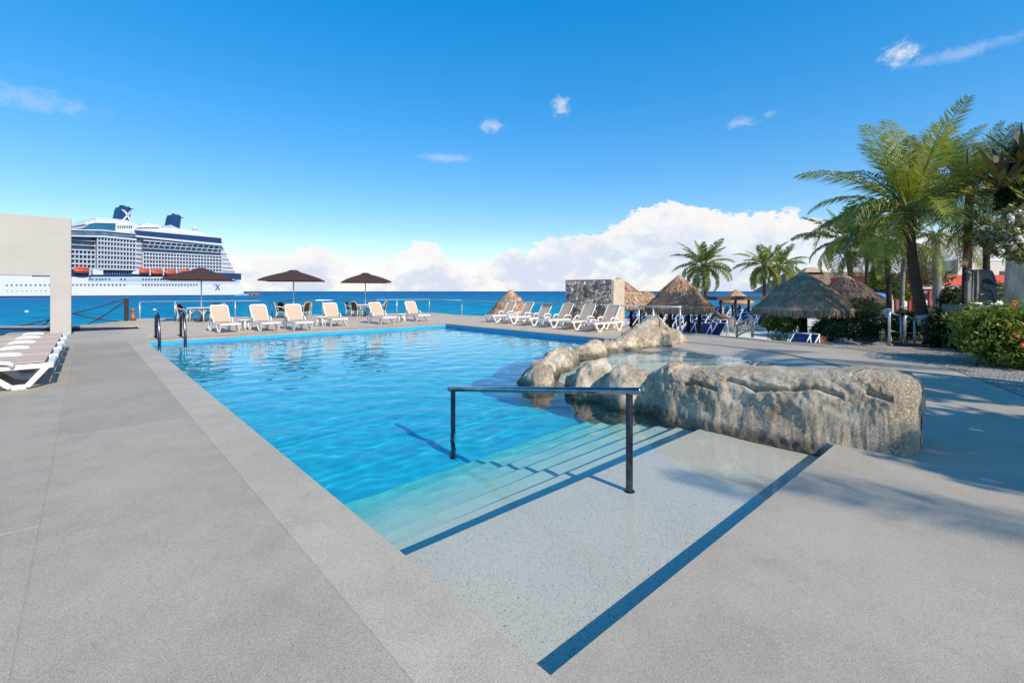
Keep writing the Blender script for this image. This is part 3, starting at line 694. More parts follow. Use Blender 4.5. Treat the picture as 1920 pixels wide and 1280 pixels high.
# ---- low stone-clad wall behind the right hand loungers
WU, WV = Vector((-.80, .60, 0)), Vector((.60, .80, 0)); C0 = D(1150, 20.35); ZW2 = Zt(524.5, 20.35)
swt = thing('stone_wall', C0, 'stone clad wall block with a smooth cream end, behind the right hand loungers', 'wall')
def sbox(u0, u1, v0, v1, z0, z1, name, mat):
    mb = MB(); p = [C0 + WU * a + WV * b for a, b in ((u0, v0), (u1, v0), (u1, v1), (u0, v1))]
    mb.add([(q.x, q.y, z0) for q in p] + [(q.x, q.y, z1) for q in p], [(0, 1, 2, 3), (4, 5, 6, 7), (0, 1, 5, 4), (1, 2, 6, 5), (2, 3, 7, 6), (3, 0, 4, 7)])
    return mb.build(name, mat, swt)
sbox(0.12, 2.42, 0.05, 1.12, 0, ZW2 - .01, 'core', 'mortar'); bevel(sbox(-0.02, 0.118, 0, 1.16, 0, ZW2 + .015, 'end_facing', 'cream_stone'), 0.01)
bevel(sbox(0.125, 2.44, 0.0, 1.16, ZW2 - .005, ZW2 + .035, 'cap', 'cream_stone'), 0.01)
# irregular facing stones: Voronoi cells shrunk and lifted from the mortar
rnd = random.Random(5); Wd, Hd = 2.28, ZW2 - 0.03; sites = []
tries = 0
while len(sites) < 66 and tries < 5000:
    tries += 1; s_ = (rnd.uniform(0, Wd), rnd.uniform(0, Hd))
    if all(((s_[0] - o[0]) * 0.8) ** 2 + (s_[1] - o[1]) ** 2 > 0.20 ** 2 for o in sites): sites.append(s_)
stone_mats = [pmat('facing_stone_grey', (0.44, 0.38, 0.33), (0.26, 0.22, 0.19), 6, 0.95, bmp=0.8, bscale=20), pmat('facing_stone_tan', (0.58, 0.42, 0.27), (0.40, 0.29, 0.19), 6, 0.95, bmp=0.8, bscale=20),
              pmat('facing_stone_pale', (0.58, 0.51, 0.44), (0.38, 0.33, 0.28), 6, 0.95, bmp=0.8, bscale=20), pmat('facing_stone_dark', (0.24, 0.205, 0.18), (0.15, 0.13, 0.115), 6, 0.95, bmp=0.8, bscale=20)]
for i, s_ in enumerate(sites):
    poly = [Vector((0, 0)), Vector((Wd, 0)), Vector((Wd, Hd)), Vector((0, Hd))]; c = Vector(s_)
    for j, o_ in enumerate(sites):
        if j == i: continue
        m_ = (c + Vector(o_)) / 2; d_ = (Vector(o_) - c).normalized(); out = []
        for a, b2 in zip(poly, poly[1:] + poly[:1]):
            da, db = (a - m_).dot(d_), (b2 - m_).dot(d_)
            if da <= 0: out.append(a)
            if da * db < 0: out.append(a + (b2 - a) * (da / (da - db)))
        poly = out
        if len(poly) < 3: break
    if len(poly) < 3: continue
    cc = sum(poly, Vector((0, 0))) / len(poly); h = rnd.uniform(0.04, 0.10); tx_, ty_ = rnd.uniform(-.28, .05), rnd.uniform(-.32, .05)
    def at3(p, f, dep): q = cc + (p - cc) * f; dep = dep + ((p - cc).x * tx_ + (p - cc).y * ty_) * (1 if dep > .01 else 0); w_ = C0 + WU * (0.13 + q.x) + WV * (0.05 - dep); return (w_.x, w_.y, 0.01 + q.y)
    jit = [rnd.uniform(0.84, 0.94) for _ in poly]; mb = MB(); k = len(poly)
    mb.v = [at3(p, jt, 0.0) for p, jt in zip(poly, jit)] + [at3(p, jt - 0.02, h * 0.8) for p, jt in zip(poly, jit)] + [at3(p, jt - 0.2, h) for p, jt in zip(poly, jit)]
    mb.f = [(q, (q + 1) % k, k + (q + 1) % k, k + q) for q in range(k)] + [(k + q, k + (q + 1) % k, 2 * k + (q + 1) % k, 2 * k + q) for q in range(k)] + [tuple(range(2 * k, 3 * k))]
    low = cc.y < 0.95
    mb.build('stone', stone_mats[rnd.choices(range(4), [3, 5, 2, 1] if low else [6, 1, 4, 3])[0]], swt)

# ---- stainless railing round the terrace
ZR = 1.0
rail_pts = [D(262, 26.8), D(806, 34.4), D(866, 31), D(1198, 18.95), D(1278, 17.7)]
rl = thing('steel_railing', rail_pts[1], 'thin stainless railing along the sea edge of the terrace', 'railing')
for a, b2 in zip(rail_pts, rail_pts[1:]):
    mb = MB(); mb.tube([a + Vector((0, 0, ZR)), b2 + Vector((0, 0, ZR))], 0.036, 8); mb.build('rail', 'steel', rl, smooth=True)
for px in (262, 328, 441, 510, 605, 744, 805, 866, 1078, 1198, 1225, 1275):
    for a, b2 in zip(rail_pts, rail_pts[1:]):
        x0, x1 = (a.x / a.y) * FPX + 960, (b2.x / b2.y) * FPX + 960
        if x0 - 0.5 <= px <= x1 + 0.5:
            p = hit(px, a, b2); mb = MB(); mb.tube([p, p + Vector((0, 0, ZR - .03))], 0.036, 8); mb.lathe([(0.07, 0.0), (0.07, 0.015), (0.045, 0.02)], 10, tuple(p))
            mb.build('post', 'steel', rl, smooth=True); break
# ---- rope and pole fence left of the railing
fp = D(237, 25.2)
rf = thing('pole_fence', fp, 'dark fence post with crossed poles slanting down to the left over the sea', 'fence')
mb = MB(); mb.tube([fp + Vector((0, 0, -0.8)), fp + Vector((0, 0, Zt(559, 25.2)))], 0.10, 10); mb.build('post', 'dark_wood', rf)
def pole(pxa, pya, Ya, pxb, pyb, Yb, r=0.032):
    a = D(pxa, Ya, Zt(pya, Ya)); b2 = D(pxb, Yb, Zt(pyb, Yb)); mb = MB()
    pts = [a.lerp(b2, t / 8) - Vector((0, 0, 0.10 * 4 * (t / 8) * (1 - t / 8))) for t in range(9)]
    mb.tube(pts, r, 6); mb.build('pole', 'rope', rf, smooth=True)
pole(237, 559.5, 25.2, 12, 616, 24.4); pole(237, 561.5, 25.2, 158, 611, 25.0); pole(136, 587, 25.0, 237, 602.5, 25.2); pole(94, 598, 24.8, 68, 614, 24.6)
# ---- small bollard light
bp_ = D(249.5, 25.4)
bl = thing('bollard_light', bp_, 'small copper bollard light beside the dark fence post', 'bollard light')
mb = MB(); mb.lathe([(0.13, 0), (0.13, 0.30), (0.11, 0.31)], 14, tuple(bp_)); mb.build('body', 'copper', bl, smooth=True)
mb = MB(); mb.lathe([(0.13, 0.5), (0.13, 0.6), (0.06, 0.68)], 14, tuple(bp_)); mb.build('cap', 'copper', bl, smooth=True)
mb = MB(); mb.lathe([(0.085, 0.305), (0.085, 0.5)], 12, tuple(bp_)); lens = mb.build('lens', 'white', bl)
for k in range(3):
    mb = MB(); mb.lathe([(0.125, 0.345 + 0.055 * k), (0.125, 0.362 + 0.055 * k)], 14, tuple(bp_)); mb.build('louvre', 'copper', bl)

# ---- main handrail into the water
hp = G(1180, 925, ZS); fp2 = W(3.72, 2.13)
hr = thing('handrail', hp, 'dark polished handrail standing on the entry shelf and running out over the water', 'handrail')
za, zb = Zt(733, hp.y), Zt(729, fp2.y)
dirr = Vector((fp2.x - hp.x, fp2.y - hp.y, zb - za)).normalized()
ta, tb_ = Vector((hp.x, hp.y, za)), Vector((fp2.x, fp2.y, zb))
mb = MB(); mb.tube([ta - dirr * 0.125, ta - dirr * 0.118, tb_ + dirr * 0.085, tb_ + dirr * 0.092], [0.026, 0.033, 0.033, 0.026], 18); o = mb.build('rail', 'chrome_rail', hr); smooth_angle(o, 50)
for p, zt, zb_ in ((hp, za, ZS), (fp2, zb, ZF)):
    mb = MB(); mb.tube([Vector((p.x, p.y, zb_)), Vector((p.x, p.y, zt - 0.02))], 0.031, 18); mb.lathe([(0.05, zb_ + .001), (0.05, zb_ + .006), (.034, zb_ + .01)], 20, (p.x, p.y, 0)); smooth_angle(mb.build('post', 'dark_steel', hr), 50)
# ---- ladder rails at the far corner
lo = W(18.1, 0.7)
ld = thing('pool_ladder', lo, 'pair of dark curved ladder rails at the far left corner of the pool', 'pool ladder')
for v_ in (0.35, 1.05):
    pts = [W(18.75, v_, 0), W(18.73, v_, 0.55)]
    for t in range(7):
        a = math.pi * t / 6; pts.append(W(18.33 + 0.36 * math.cos(a), v_, 0.66 + 0.20 * math.sin(a)))
    pts += [W(17.72, v_, 0.1), W(17.66, v_, -1.1)]
    mb = MB(); mb.tube(pts, 0.042, 10); mb.build('grab_rail', 'dark_steel', ld, smooth=True)
for z_ in (-0.32, -0.62, -0.92):
    mb = MB(); mb.box(W(17.66, 0.7, z_), (0.66, 0.09, 0.03), Matrix.Rotation(RZ_V, 3, 'Z')); mb.build('rung', 'steel', ld)

# ================================================================== LOUNGERS
def sheet(mb, w, pts, th):                # a sling: width w along y, following (x,z) points
    k = len(pts); vs = []
    for dz in (0, -th):
        for x, z in pts: vs += [(x, -w / 2, z + dz), (x, w / 2, z + dz)]
    fs = [(2 * i, 2 * i + 1, 2 * i + 3, 2 * i + 2) for i in range(k - 1)] + [(2 * k + 2 * i, 2 * k + 2 * i + 2, 2 * k + 2 * i + 3, 2 * k + 2 * i + 1) for i in range(k - 1)]
    for i in range(k - 1):
        for y in (0, 1): fs.append((2 * i + y, 2 * i + 2 + y, 2 * k + 2 * i + 2 + y, 2 * k + 2 * i + y))
    fs += [(0, 1, 2 * k + 1, 2 * k), (2 * k - 2, 2 * k - 1, 4 * k - 1, 4 * k - 2)]
    mb.add(vs, fs)
def bar(mb, a, b, wy, wz):                # flat bar between two points
    a = Vector(a); b = Vector(b); d = b - a; L = d.length; q = d.to_track_quat('X', 'Z').to_matrix()
    mb.box((a + b) / 2, (L, wy, wz), q)
def make_lounger(name, label, cat, group, fabric, w=0.70, zs=0.36, back_ang=55, flat=False, S=1.0):
    """origin on the floor under the hinge; +x points to the foot end"""
    t = thing(name, (0, 0, 0), label, cat, 0, group)
    L = 1.22; bl_ = 0.80; ca, sa = math.cos(R(back_ang)), math.sin(R(back_ang)); hw = w / 2 - 0.03
    mb = MB()
    for s in (-1, 1): bar(mb, (-0.62, s * hw, zs - .02), (L, s * hw, zs - .02), 0.055, 0.07)
    bar(mb, (L, -hw - .027, zs - .02), (L, hw + .027, zs - .02), 0.07, 0.07); bar(mb, (-0.62, -hw, zs - .02), (-0.62, hw, zs - .02), 0.06, 0.05); bar(mb, (0.45, -hw, zs - .035), (0.45, hw, zs - .035), 0.05, 0.03)
    bevel(mb.build('frame', 'white', t, local=True), 0.012, 2)
    sw_ = w - 0.13 if not flat else w + .03; up_ = 0 if not flat else .028
    mb = MB(); sheet(mb, sw_, [(0.02, zs + .015 + up_), (0.3, zs + .008 + up_), (0.7, zs + .008 + up_), (L - .05, zs + .016 + up_)], 0.014); mb.build('seat', fabric, t, local=True)
    if flat: bx = lambda q: (-q, zs + 0.045 + q * 0.03)
    else: bx = lambda q: (-q * ca, zs + 0.015 + q * sa)
    mb = MB(); sheet(mb, (w - 0.09) if not flat else w + .03, [(bx(0.03)[0], bx(0.03)[1]), (bx(0.3)[0] - .012, bx(.3)[1] - .006), (bx(0.6)[0] - .012, bx(.6)[1] - .006), bx(bl_ - .02)], 0.014)
    bk = mb.build('backrest', fabric, t, local=True)
    mb = MB()
    loop = [(bx(0), -hw + .02), (bx(bl_ - .06), -hw + .01), (bx(bl_), -hw + .07), (bx(bl_), hw - .07), (bx(bl_ - .06), hw - .01), (bx(0), hw - .02)]
    mb.tube([(p[0], y, p[1] - (.035 if flat else 0)) for p, y in loop], 0.026, 8); f_ = mb.build('backrest_frame', 'white', bk, local=True, smooth=True)
    for s in (-1, 1):
        y = s * (hw + .012)
        mb = MB()
        for a, b_ in (((L - .03, y, zs - .03), (L - .22, y, .035)), ((L - .22, y, .035), (L - .36, y, .035)), ((L - .36, y, .035), (L - .62, y, zs - .04))): bar(mb, a, b_, 0.05, 0.065)
        bevel(mb.build('leg', 'white', t, local=True), 0.012, 2)
        mb = MB()
        for a, b_ in (((-.10, y, zs - .03), (-.24, y, .035)), ((-.24, y, .035), (-.40, y, .035)), ((-.40, y, .035), (-.58, y, zs - .04))): bar(mb, a, b_, 0.05, 0.065)
        bevel(mb.build('leg', 'white', t, local=True), 0.012, 2)
        mb = MB(); az_ = 0.17 if not flat else 0.055; y = y if not flat else s * (hw + .055); xo_ = 0 if not flat else .66
        mb.tube([(0.22 + xo_, y, zs), (0.19 + xo_, y, zs + az_ * .75), (0.10 + xo_, y, zs + az_), (-0.14 + xo_ * (1.15 if flat else 1), y, zs + az_ * 0.95), (-0.30 + xo_ * (1.3 if flat else 1), y, zs + az_ * .5), (-0.34 + xo_ * (1.32 if flat else 1), y, zs - .02)], 0.034, 8, flat=0.8)
        mb.build('armrest', 'white', t, local=True, smooth=True)
    if S != 1.0: t.scale = (S, S, S)
    return t
RZ_F = math.atan2(-U.y, -U.x)             # foot end towards the pool, far row
far = [(416, 604), (489.5, 602), (554, 601), (623, 595), (709, 592.5), (775, 588.5)]
flab = ['beige lounger nearest the pool ladder, under the left brown parasol', 'beige lounger second from the ladder, left of the middle parasol', 'beige lounger in front of the chairs under the middle parasol',
        'beige lounger just right of the middle parasol table, beside a white side table', 'beige lounger in front of the chairs under the right parasol', 'beige lounger at the seaward end of the row, right of the right parasol']
FR = 'beige loungers along the far pool edge'
proto = make_lounger('sun_lounger', flab[0], 'sun lounger', FR, 'beige')
for i, (px, py) in enumerate(far):
    o = proto if i == 0 else copy_tree(proto); o['label'] = flab[i]; p = G(px, py, 0.36); o.location = (p.x, p.y, 0); o.rotation_euler.z = RZ_F + (0.06, 0.05, -0.04, -0.10, -.02, -0.07)[i]
RR = 'beige loungers along the right pool edge'
rlab = ['beige lounger nearest the smooth cream wall end, front of the right row', 'beige lounger second in the right row, against the right part of the stone wall', 'beige lounger third in the right row, at the left edge of the stone wall',
        'beige lounger between the stone wall and the lone thatch cone', 'beige lounger before the right slope of the lone thatch cone', 'beige lounger farthest along the right row, before the left slope of the thatch cone']
ra, rb = Vector((3.95, 19.0, 0)), Vector((-0.30, 24.9, 0))
for i, px in enumerate((1139, 1095, 1054, 1016, 981.5, 949)):
    o = copy_tree(proto); o['label'] = rlab[i]; o['group'] = RR; p = hit(px, ra, rb); o.location = (p.x, p.y, 0); o.rotation_euler.z = math.atan2(-V.y, -V.x) + (-.02, .03, 0, .05, -.03, .02)[i]
# flat brown beds in the left foreground: +x is the end facing the pool
llab = ['brown flat lounger nearest the camera, its white V leg fully visible', 'brown flat lounger second from the camera in the left row', 'brown flat lounger in the middle of the left row', 'brown flat lounger second from the cream pillar', 'brown flat lounger closest to the cream pillar']
lp = make_lounger('flat_lounger', llab[0], 'sun lounger', 'brown loungers in the left foreground', 'tan', w=0.98, zs=0.315, flat=True, S=1.25)
e0, e1 = Vector((-8.12, 8.25, 0)), Vector((-12.0, 12.55, 0))
for i in range(5):
    o = lp if i == 0 else copy_tree(lp); o['label'] = llab[i]; p = e0.lerp(e1, i / 4) - V * 1.22 * 1.25
    o.location = (p.x, p.y, 0); o.rotation_euler.z = RZ_V

# ---- white resin side tables among the loungers
def make_side_table():
    t = thing('side_table', (0, 0, 0), '', 'side table', 0, 'white side tables between loungers')
    mb = MB(); mb.lathe([(0.20, 0.40), (0.235, 0.405), (0.24, 0.43), (0.22, 0.44)], 20); mb.build('tabletop', 'white', t, local=True, smooth=True)
    for k in range(4):
        a = math.pi / 4 + k * math.pi / 2; c, s = math.cos(a), math.sin(a); mb = MB()
        mb.tube([(c * .14, s * .14, .41), (c * .17, s * .17, .2), (c * .215, s * .215, 0)], [0.04, 0.032, 0.026], 8); mb.build('leg', 'white', t, local=True, smooth=True)
    return t
st = make_side_table()
for i, (px, py, lab) in enumerate([(457, 619, 'white side table beside the lounger nearest the ladder'), (602, 611.5, 'white side table between the third and fourth far loungers'), (754, 604, 'white side table beside the lounger at the seaward end')]):
    o = st if i == 0 else copy_tree(st); o['label'] = lab; p = G(px, py); o.location = p
for i, (k, lab) in enumerate([(0.5, 'white side table between the two front loungers of the right row'), (2.5, 'white side table in the middle of the right row'), (4.5, 'white side table between the two farthest loungers of the right row')]):
    o = copy_tree(st); o['label'] = lab; p = ra.lerp(rb, k / 5) - V * 0.35; o.location = (p.x, p.y, 0); o['group'] = 'white side tables in the right row'

# ================================================================== PARASOLS, TABLES, CHAIRS
def make_parasol(w=3.0, ht=2.82):
    t = thing('parasol', (0, 0, 0), '', 'parasol', 0, 'brown parasols on the terrace')
    mb = MB(); mb.tube([(0, 0, 0), (0, 0, ht - .02)], 0.028, 10); mb.build('pole', 'steel', t, local=True, smooth=True)
    mb = MB(); mb.lathe([(0.28, 0), (0.28, 0.06), (0.06, 0.10), (0.05, 0.3)], 18); mb.build('base', 'dark_steel', t, local=True)
    h = w / 2; n = 8; ze = ht - 0.60; mb = MB(); N_ = 6; vs = []
    per = []
    for k in range(4 * N_):                # square rim, slightly bowed between corners
        side, f = divmod(k, N_); f /= N_
        c = [(-1, -1), (1, -1), (1, 1), (-1, 1)]; a, b_ = c[side], c[(side + 1) % 4]
        x, y = a[0] + (b_[0] - a[0]) * f, a[1] + (b_[1] - a[1]) * f; per.append((x, y, 4 * f * (1 - f)))
    rings = 5
    for r_ in range(rings + 1):
        q = 0.16 + 0.84 * r_ / rings
        for x, y, s in per:
            vs.append((x * h * q * (1 - 0.05 * s * q), y * h * q * (1 - 0.05 * s * q), ze + (ht - 0.02 - ze) * (1 - q) ** 0.80 - 0.03 * s * q * (1 - q) * 3))
    k_ = 4 * N_; fs = [(i * k_ + j, i * k_ + (j + 1) % k_, (i + 1) * k_ + (j + 1) % k_, (i + 1) * k_ + j) for i in range(rings) for j in range(k_)]
    base = len(vs) - k_
    for x, y, s in per: vs.append((x * h * (1 - 0.05 * s), y * h * (1 - 0.05 * s), ze - 0.07))
    fs += [(base + j, base + (j + 1) % k_, base + k_ + (j + 1) % k_, base + k_ + j) for j in range(k_)]
    mb.add(vs, fs); cn = mb.build('canopy', 'umbrella', t, local=True)
    mb = MB(); vv = []
    for q, z in ((0.19, ht - 0.115), (0.18, ht - 0.07), (0.10, ht - 0.015), (0.02, ht)):
        vv += [(-h * q, -h * q, z), (h * q, -h * q, z), (h * q, h * q, z), (-h * q, h * q, z)]
    mb.add(vv, [(i * 4 + j, i * 4 + (j + 1) % 4, i * 4 + 4 + (j + 1) % 4, i * 4 + 4 + j) for i in range(3) for j in range(4)] + [(12, 13, 14, 15)]); mb.build('vent', 'umbrella', t, local=True)
    for k in range(8):
        a = k * math.pi / 4; rr_ = h * (1.38 if k % 2 else 0.97); mb = MB(); mb.tube([(0.05 * math.cos(a), 0.05 * math.sin(a), ht - 0.17), (rr_ * math.cos(a), rr_ * math.sin(a), ze - 0.01)], 0.012, 5); mb.build('rib', 'dark_steel', t, local=True)
    return t
def make_table():
    t = thing('bistro_table', (0, 0, 0), '', 'table', 0, 'cream tables under the parasols')
    mb = MB(); mb.box((0, 0, 0.735), (0.92, 0.92, 0.04)); bevel(mb.build('tabletop', 'white', t, local=True), 0.015, 2)
    for x in (-.36, .36):
        for y in (-.36, .36):
            mb = MB(); mb.tube([(x, y, 0), (x * .95, y * .95, 0.71)], 0.026, 8); mb.build('leg', 'bamboo', t, local=True, smooth=True)
    for r_ in (0, 1):
        mb = MB()
        for s in (-.35, .35):
            pts = [((q, s, 0.35 + 0.30 * (1 - (q / .35) ** 2)) if r_ == 0 else (s, q, 0.35 + 0.30 * (1 - (q / .35) ** 2))) for q in (-.35, -.25, -.12, 0, .12, .25, .35)]
            mb.tube(pts, 0.018, 6)
        mb.build('arch_brace', 'bamboo', t, local=True, smooth=True)
    return t
def make_chair(name, fr, pan, group, cat='chair'):
    """bent cane armchair, +x is the front"""
    t = thing(name, (0, 0, 0), '', cat, 0, group)
    mb = MB(); mb.box((0.02, 0, 0.44), (0.46, 0.46, 0.035)); bevel(mb.build('seat', pan, t, local=True), 0.01)
    mb = MB(); vs = []; rows = 6
    for i in range(rows + 1):
        z = 0.46 + 0.46 * i / rows; wv = 0.21 * (1.0 + 0.08 * i / rows) * (1 if i < 5 else (0.9 if i == 5 else 0.66))
        for j in range(5):
            y = wv * (j - 2) / 2; vs.append((-0.22 - 0.13 * i / rows + 0.05 * (j - 2) ** 2 / 4, y, z))
    fs = [(i * 5 + j, i * 5 + j + 1, (i + 1) * 5 + j + 1, (i + 1) * 5 + j) for i in range(rows) for j in range(4)]
    mb.add(vs, fs); bk = mb.build('backrest', pan, t, local=True); so_ = bk.modifiers.new('solid', 'SOLIDIFY'); so_.thickness = 0.02
    mb = MB(); mb.tube([(-0.20, -.23, 0.42), (-0.27, -.245, 0.7), (-0.31, -.20, 0.90), (-0.355, -.10, 0.95), (-0.37, 0, 0.96), (-0.355, .10, .95), (-0.31, .20, .90), (-0.27, .245, .7), (-0.20, .23, .42)], 0.02, 7); mb.build('back_frame', fr, t, local=True, smooth=True)
    for s in (-1, 1):
        mb = MB(); mb.tube([(-0.28, s * .245, 0.78), (-0.12, s * .27, 0.69), (0.12, s * .27, 0.65), (0.22, s * .26, 0.62), (0.235, s * .25, 0.44)], 0.019, 7); mb.build('armrest', fr, t, local=True, smooth=True)
        mb = MB(); mb.tube([(0.235, s * .23, 0.46), (0.24, s * .24, 0)], 0.02, 7); mb.build('leg', fr, t, local=True, smooth=True)
        mb = MB(); mb.tube([(-0.20, s * .23, 0.46), (-0.25, s * .24, 0)], 0.02, 7); mb.build('leg', fr, t, local=True, smooth=True)
        mb = MB(); mb.tube([(-.225, s * .235, .12), (-.18, s * .235, .30), (-.08, s * .235, .40), (0.05, s * .235, .40), (0.16, s * .235, .30), (.232, s * .235, .12)], 0.013, 6); mb.build('arch_brace', fr, t, local=True, smooth=True)
    mb = MB(); mb.tube([(.24, -.22, .12), (.24, -.16, .32), (.24, 0, .41), (.24, .16, .32), (.24, .22, .12)], 0.013, 6); mb.build('arch_brace', fr, t, local=True, smooth=True)
    return t
pp = make_parasol(); tt = make_table(); ch = make_chair('cane_armchair', 'bamboo', 'wicker', 'cane armchairs under the parasols')
sets = [(377.5, 24.6, 'left', 502), (550.5, 28.0, 'middle', 506), (685, 30.0, 'right', 511)]
chair_off = [[(-0.80, -0.10, 0.1), (0.82, 0.05, 3.2), (0.05, 0.85, -1.6), (-0.05, -0.9, 1.5)], [(-0.62, -0.35, 0.5), (0.70, -0.25, 2.8), (-0.75, 0.35, -.4), (0.35, 0.8, -1.9)], [(-0.95, 0.05, 0.0), (-0.30, -0.75, 1.2), (0.15, 0.80, -1.6), (1.0, 0.05, 3.1)]]
where = [['left side', 'right side', 'sea side', 'pool side'], ['near left corner', 'near right corner', 'far left corner', 'sea side'], ['left side', 'pool side', 'sea side', 'right side']]
for i, (px, Y, nm, pt) in enumerate(sets):
    c = D(px, Y); o = pp if i == 0 else copy_tree(pp); o.location = c; o.rotation_euler.z = (0.50, 0.30, 0.38)[i]
    s_ = (1.0, 1.08, 0.97)[i]; o.scale = (s_, s_, Zt(pt, Y) / 2.82)
    o['label'] = {'left': 'brown square parasol in front of the ship', 'middle': 'brown square parasol in the middle, clear of the ship', 'right': 'brown square parasol farthest right over the cane chairs'}[nm]
    o = tt if i == 0 else copy_tree(tt); o.location = c; o.rotation_euler.z = 0.2 * i; o['label'] = 'cream square table under the %s brown parasol' % nm
    for j, (x, y, rz) in enumerate(chair_off[i]):
        if (i, j) == (0, 3): continue
        o = ch if (i, j) == (0, 0) else copy_tree(ch); o.location = c + Vector((x, y, 0)); o.rotation_euler.z = rz
        o['label'] = 'dark backed cane armchair on the %s of the %s parasol table' % (where[i][j], nm)
# ================================================================== CRUISE SHIP
SP0, SP1 = D(0, 221), D(455, 325); sdir = (SP1 - SP0).normalized(); snrm = Vector((sdir.y, -sdir.x, 0))
SZ = -1.4
def sx(px): return (hit(px, SP0, SP1) - SP0).dot(sdir)
def sp(s, z, out=0.0): p = SP0 + sdir * s + snrm * out; return Vector((p.x, p.y, z))
def sz_(px, py): return Zt(py, hit(px, SP0, SP1).y)
ship_root = sp(90, SZ, -14)
ship = thing('cruise_ship', ship_root, 'large white and navy cruise ship moored behind the terrace', 'ship')
def sprism(poly, depth, name, mat, out=0.0, parent=None, smooth=False):      # poly in (px,py); runs `depth` metres away from the quay side
    pts = [sp(sx(a), sz_(a, b), out) for a, b in poly]; mb = MB(); mb.prism(pts, -snrm, depth); return mb.build(name, mat, parent or ship)
def sz_poly(poly, depth, name, mat, out=0.0, parent=None):                   # poly in (s,z)
    mb = MB(); mb.prism([sp(a, b, out) for a, b in poly], -snrm, depth); return mb.build(name, mat, parent or ship)
E = sx(452); BM = 30
zb_top = sz_(430, 512); zb_bot = sz_(430, 524)
# hull, from the stern at the right to the bow beyond the left edge of the picture
sz_poly([(-110, zb_bot), (-130, zb_bot + 3), (-105, SZ - 1), (sx(455), SZ - 1), (sx(457.5), SZ + 1.2), (sx(451.5), zb_bot)], BM, 'hull', 'ship_white')
sz_poly([(-105.5, SZ - .6), (-106, SZ + 1.0), (sx(444), SZ + 0.55), (sx(444), SZ - .6)], 1.0, 'boot_stripe', 'ship_navy', 0.15)
sz_poly([(sx(352), zb_bot), (sx(352), zb_top), (E, zb_top), (E, zb_bot)], BM - 1, 'stern_band', 'ship_navy', 0.12)
zn = sz_(300, 519.5)
sprism([(60, 513), (60, 518.5), (350, 519.5), (350, 514.5)], 2.5, 'navy_band', 'ship_navy', 0.10)
sprism([(165, 520.5), (165, 527.5), (374, 529.5), (449, 529.5), (449, 525), (374, 522)], 0.5, 'pale_band', 'ship_pale', 0.06)
sprism([(136, 532), (136, 532.6), (449, 531.4), (449, 530.8)], 0.5, 'rubbing_strake', 'ship_pale', 0.16)
def win_row(name, xs, yc, wpx, hpx, mat, out=0.12):
    mb = MB()
    for x in xs:
        a, b = sx(x - wpx / 2), sx(x + wpx / 2); z0, z1 = sz_(x, yc + hpx / 2), sz_(x, yc - hpx / 2)
        mb.prism([sp(a, z0, out), sp(b, z0, out), sp(b, z1, out), sp(a, z1, out)], -snrm, 0.5)
    return tag(mb.build(name, mat, ship), kind='stuff')
frange = lambda a, b, st_: [a + i * st_ for i in range(int((b - a) / st_) + 1)]
win_row('hull_window', [168, 173, 181, 187, 192, 198, 205, 227, 234] + frange(268, 374, 5.6), 523.6, 3.4, 4.2, 'ship_window', 0.14)
win_row('hull_window', frange(137, 235, 7.4) + frange(268, 374, 5.6), 534.3, 3.4, 3.2, 'ship_window')
win_row('hull_window', frange(13, 94, 8.9), 534.5, 3.2, 3.4, 'ship_window'); win_row('porthole', frange(14, 94, 9.0), 545.5, 1.8, 1.8, 'ship_window')
# superstructure
zlow = lambda px: sz_(px, 514)
core = [(-70, 516), (-70, 452), (40, 446), (137, 444), (415, 449), (421, 462), (428, 474), (434, 487), (440, 500), (446, 513)]
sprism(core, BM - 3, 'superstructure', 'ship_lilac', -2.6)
# stern terraces
tr = [(421, 452, 460), (424, 463, 470), (427, 473, 480), (430, 483, 489), (433, 491, 497), (437, 499, 504), (442, 506, 511)]
mb = MB()
for x, y0, y1 in tr:
    a, b = sx(405), sx(x + 3); mb.prism([sp(a, sz_(x, y0 + 2.2), -2.0), sp(b, sz_(x, y0 + 2.2), -2.0), sp(b, sz_(x, y0), -2.0), sp(a, sz_(x, y0), -2.0)], -snrm, BM - 5)
tag(mb.build('stern_terrace', 'ship_white', ship), kind='stuff')
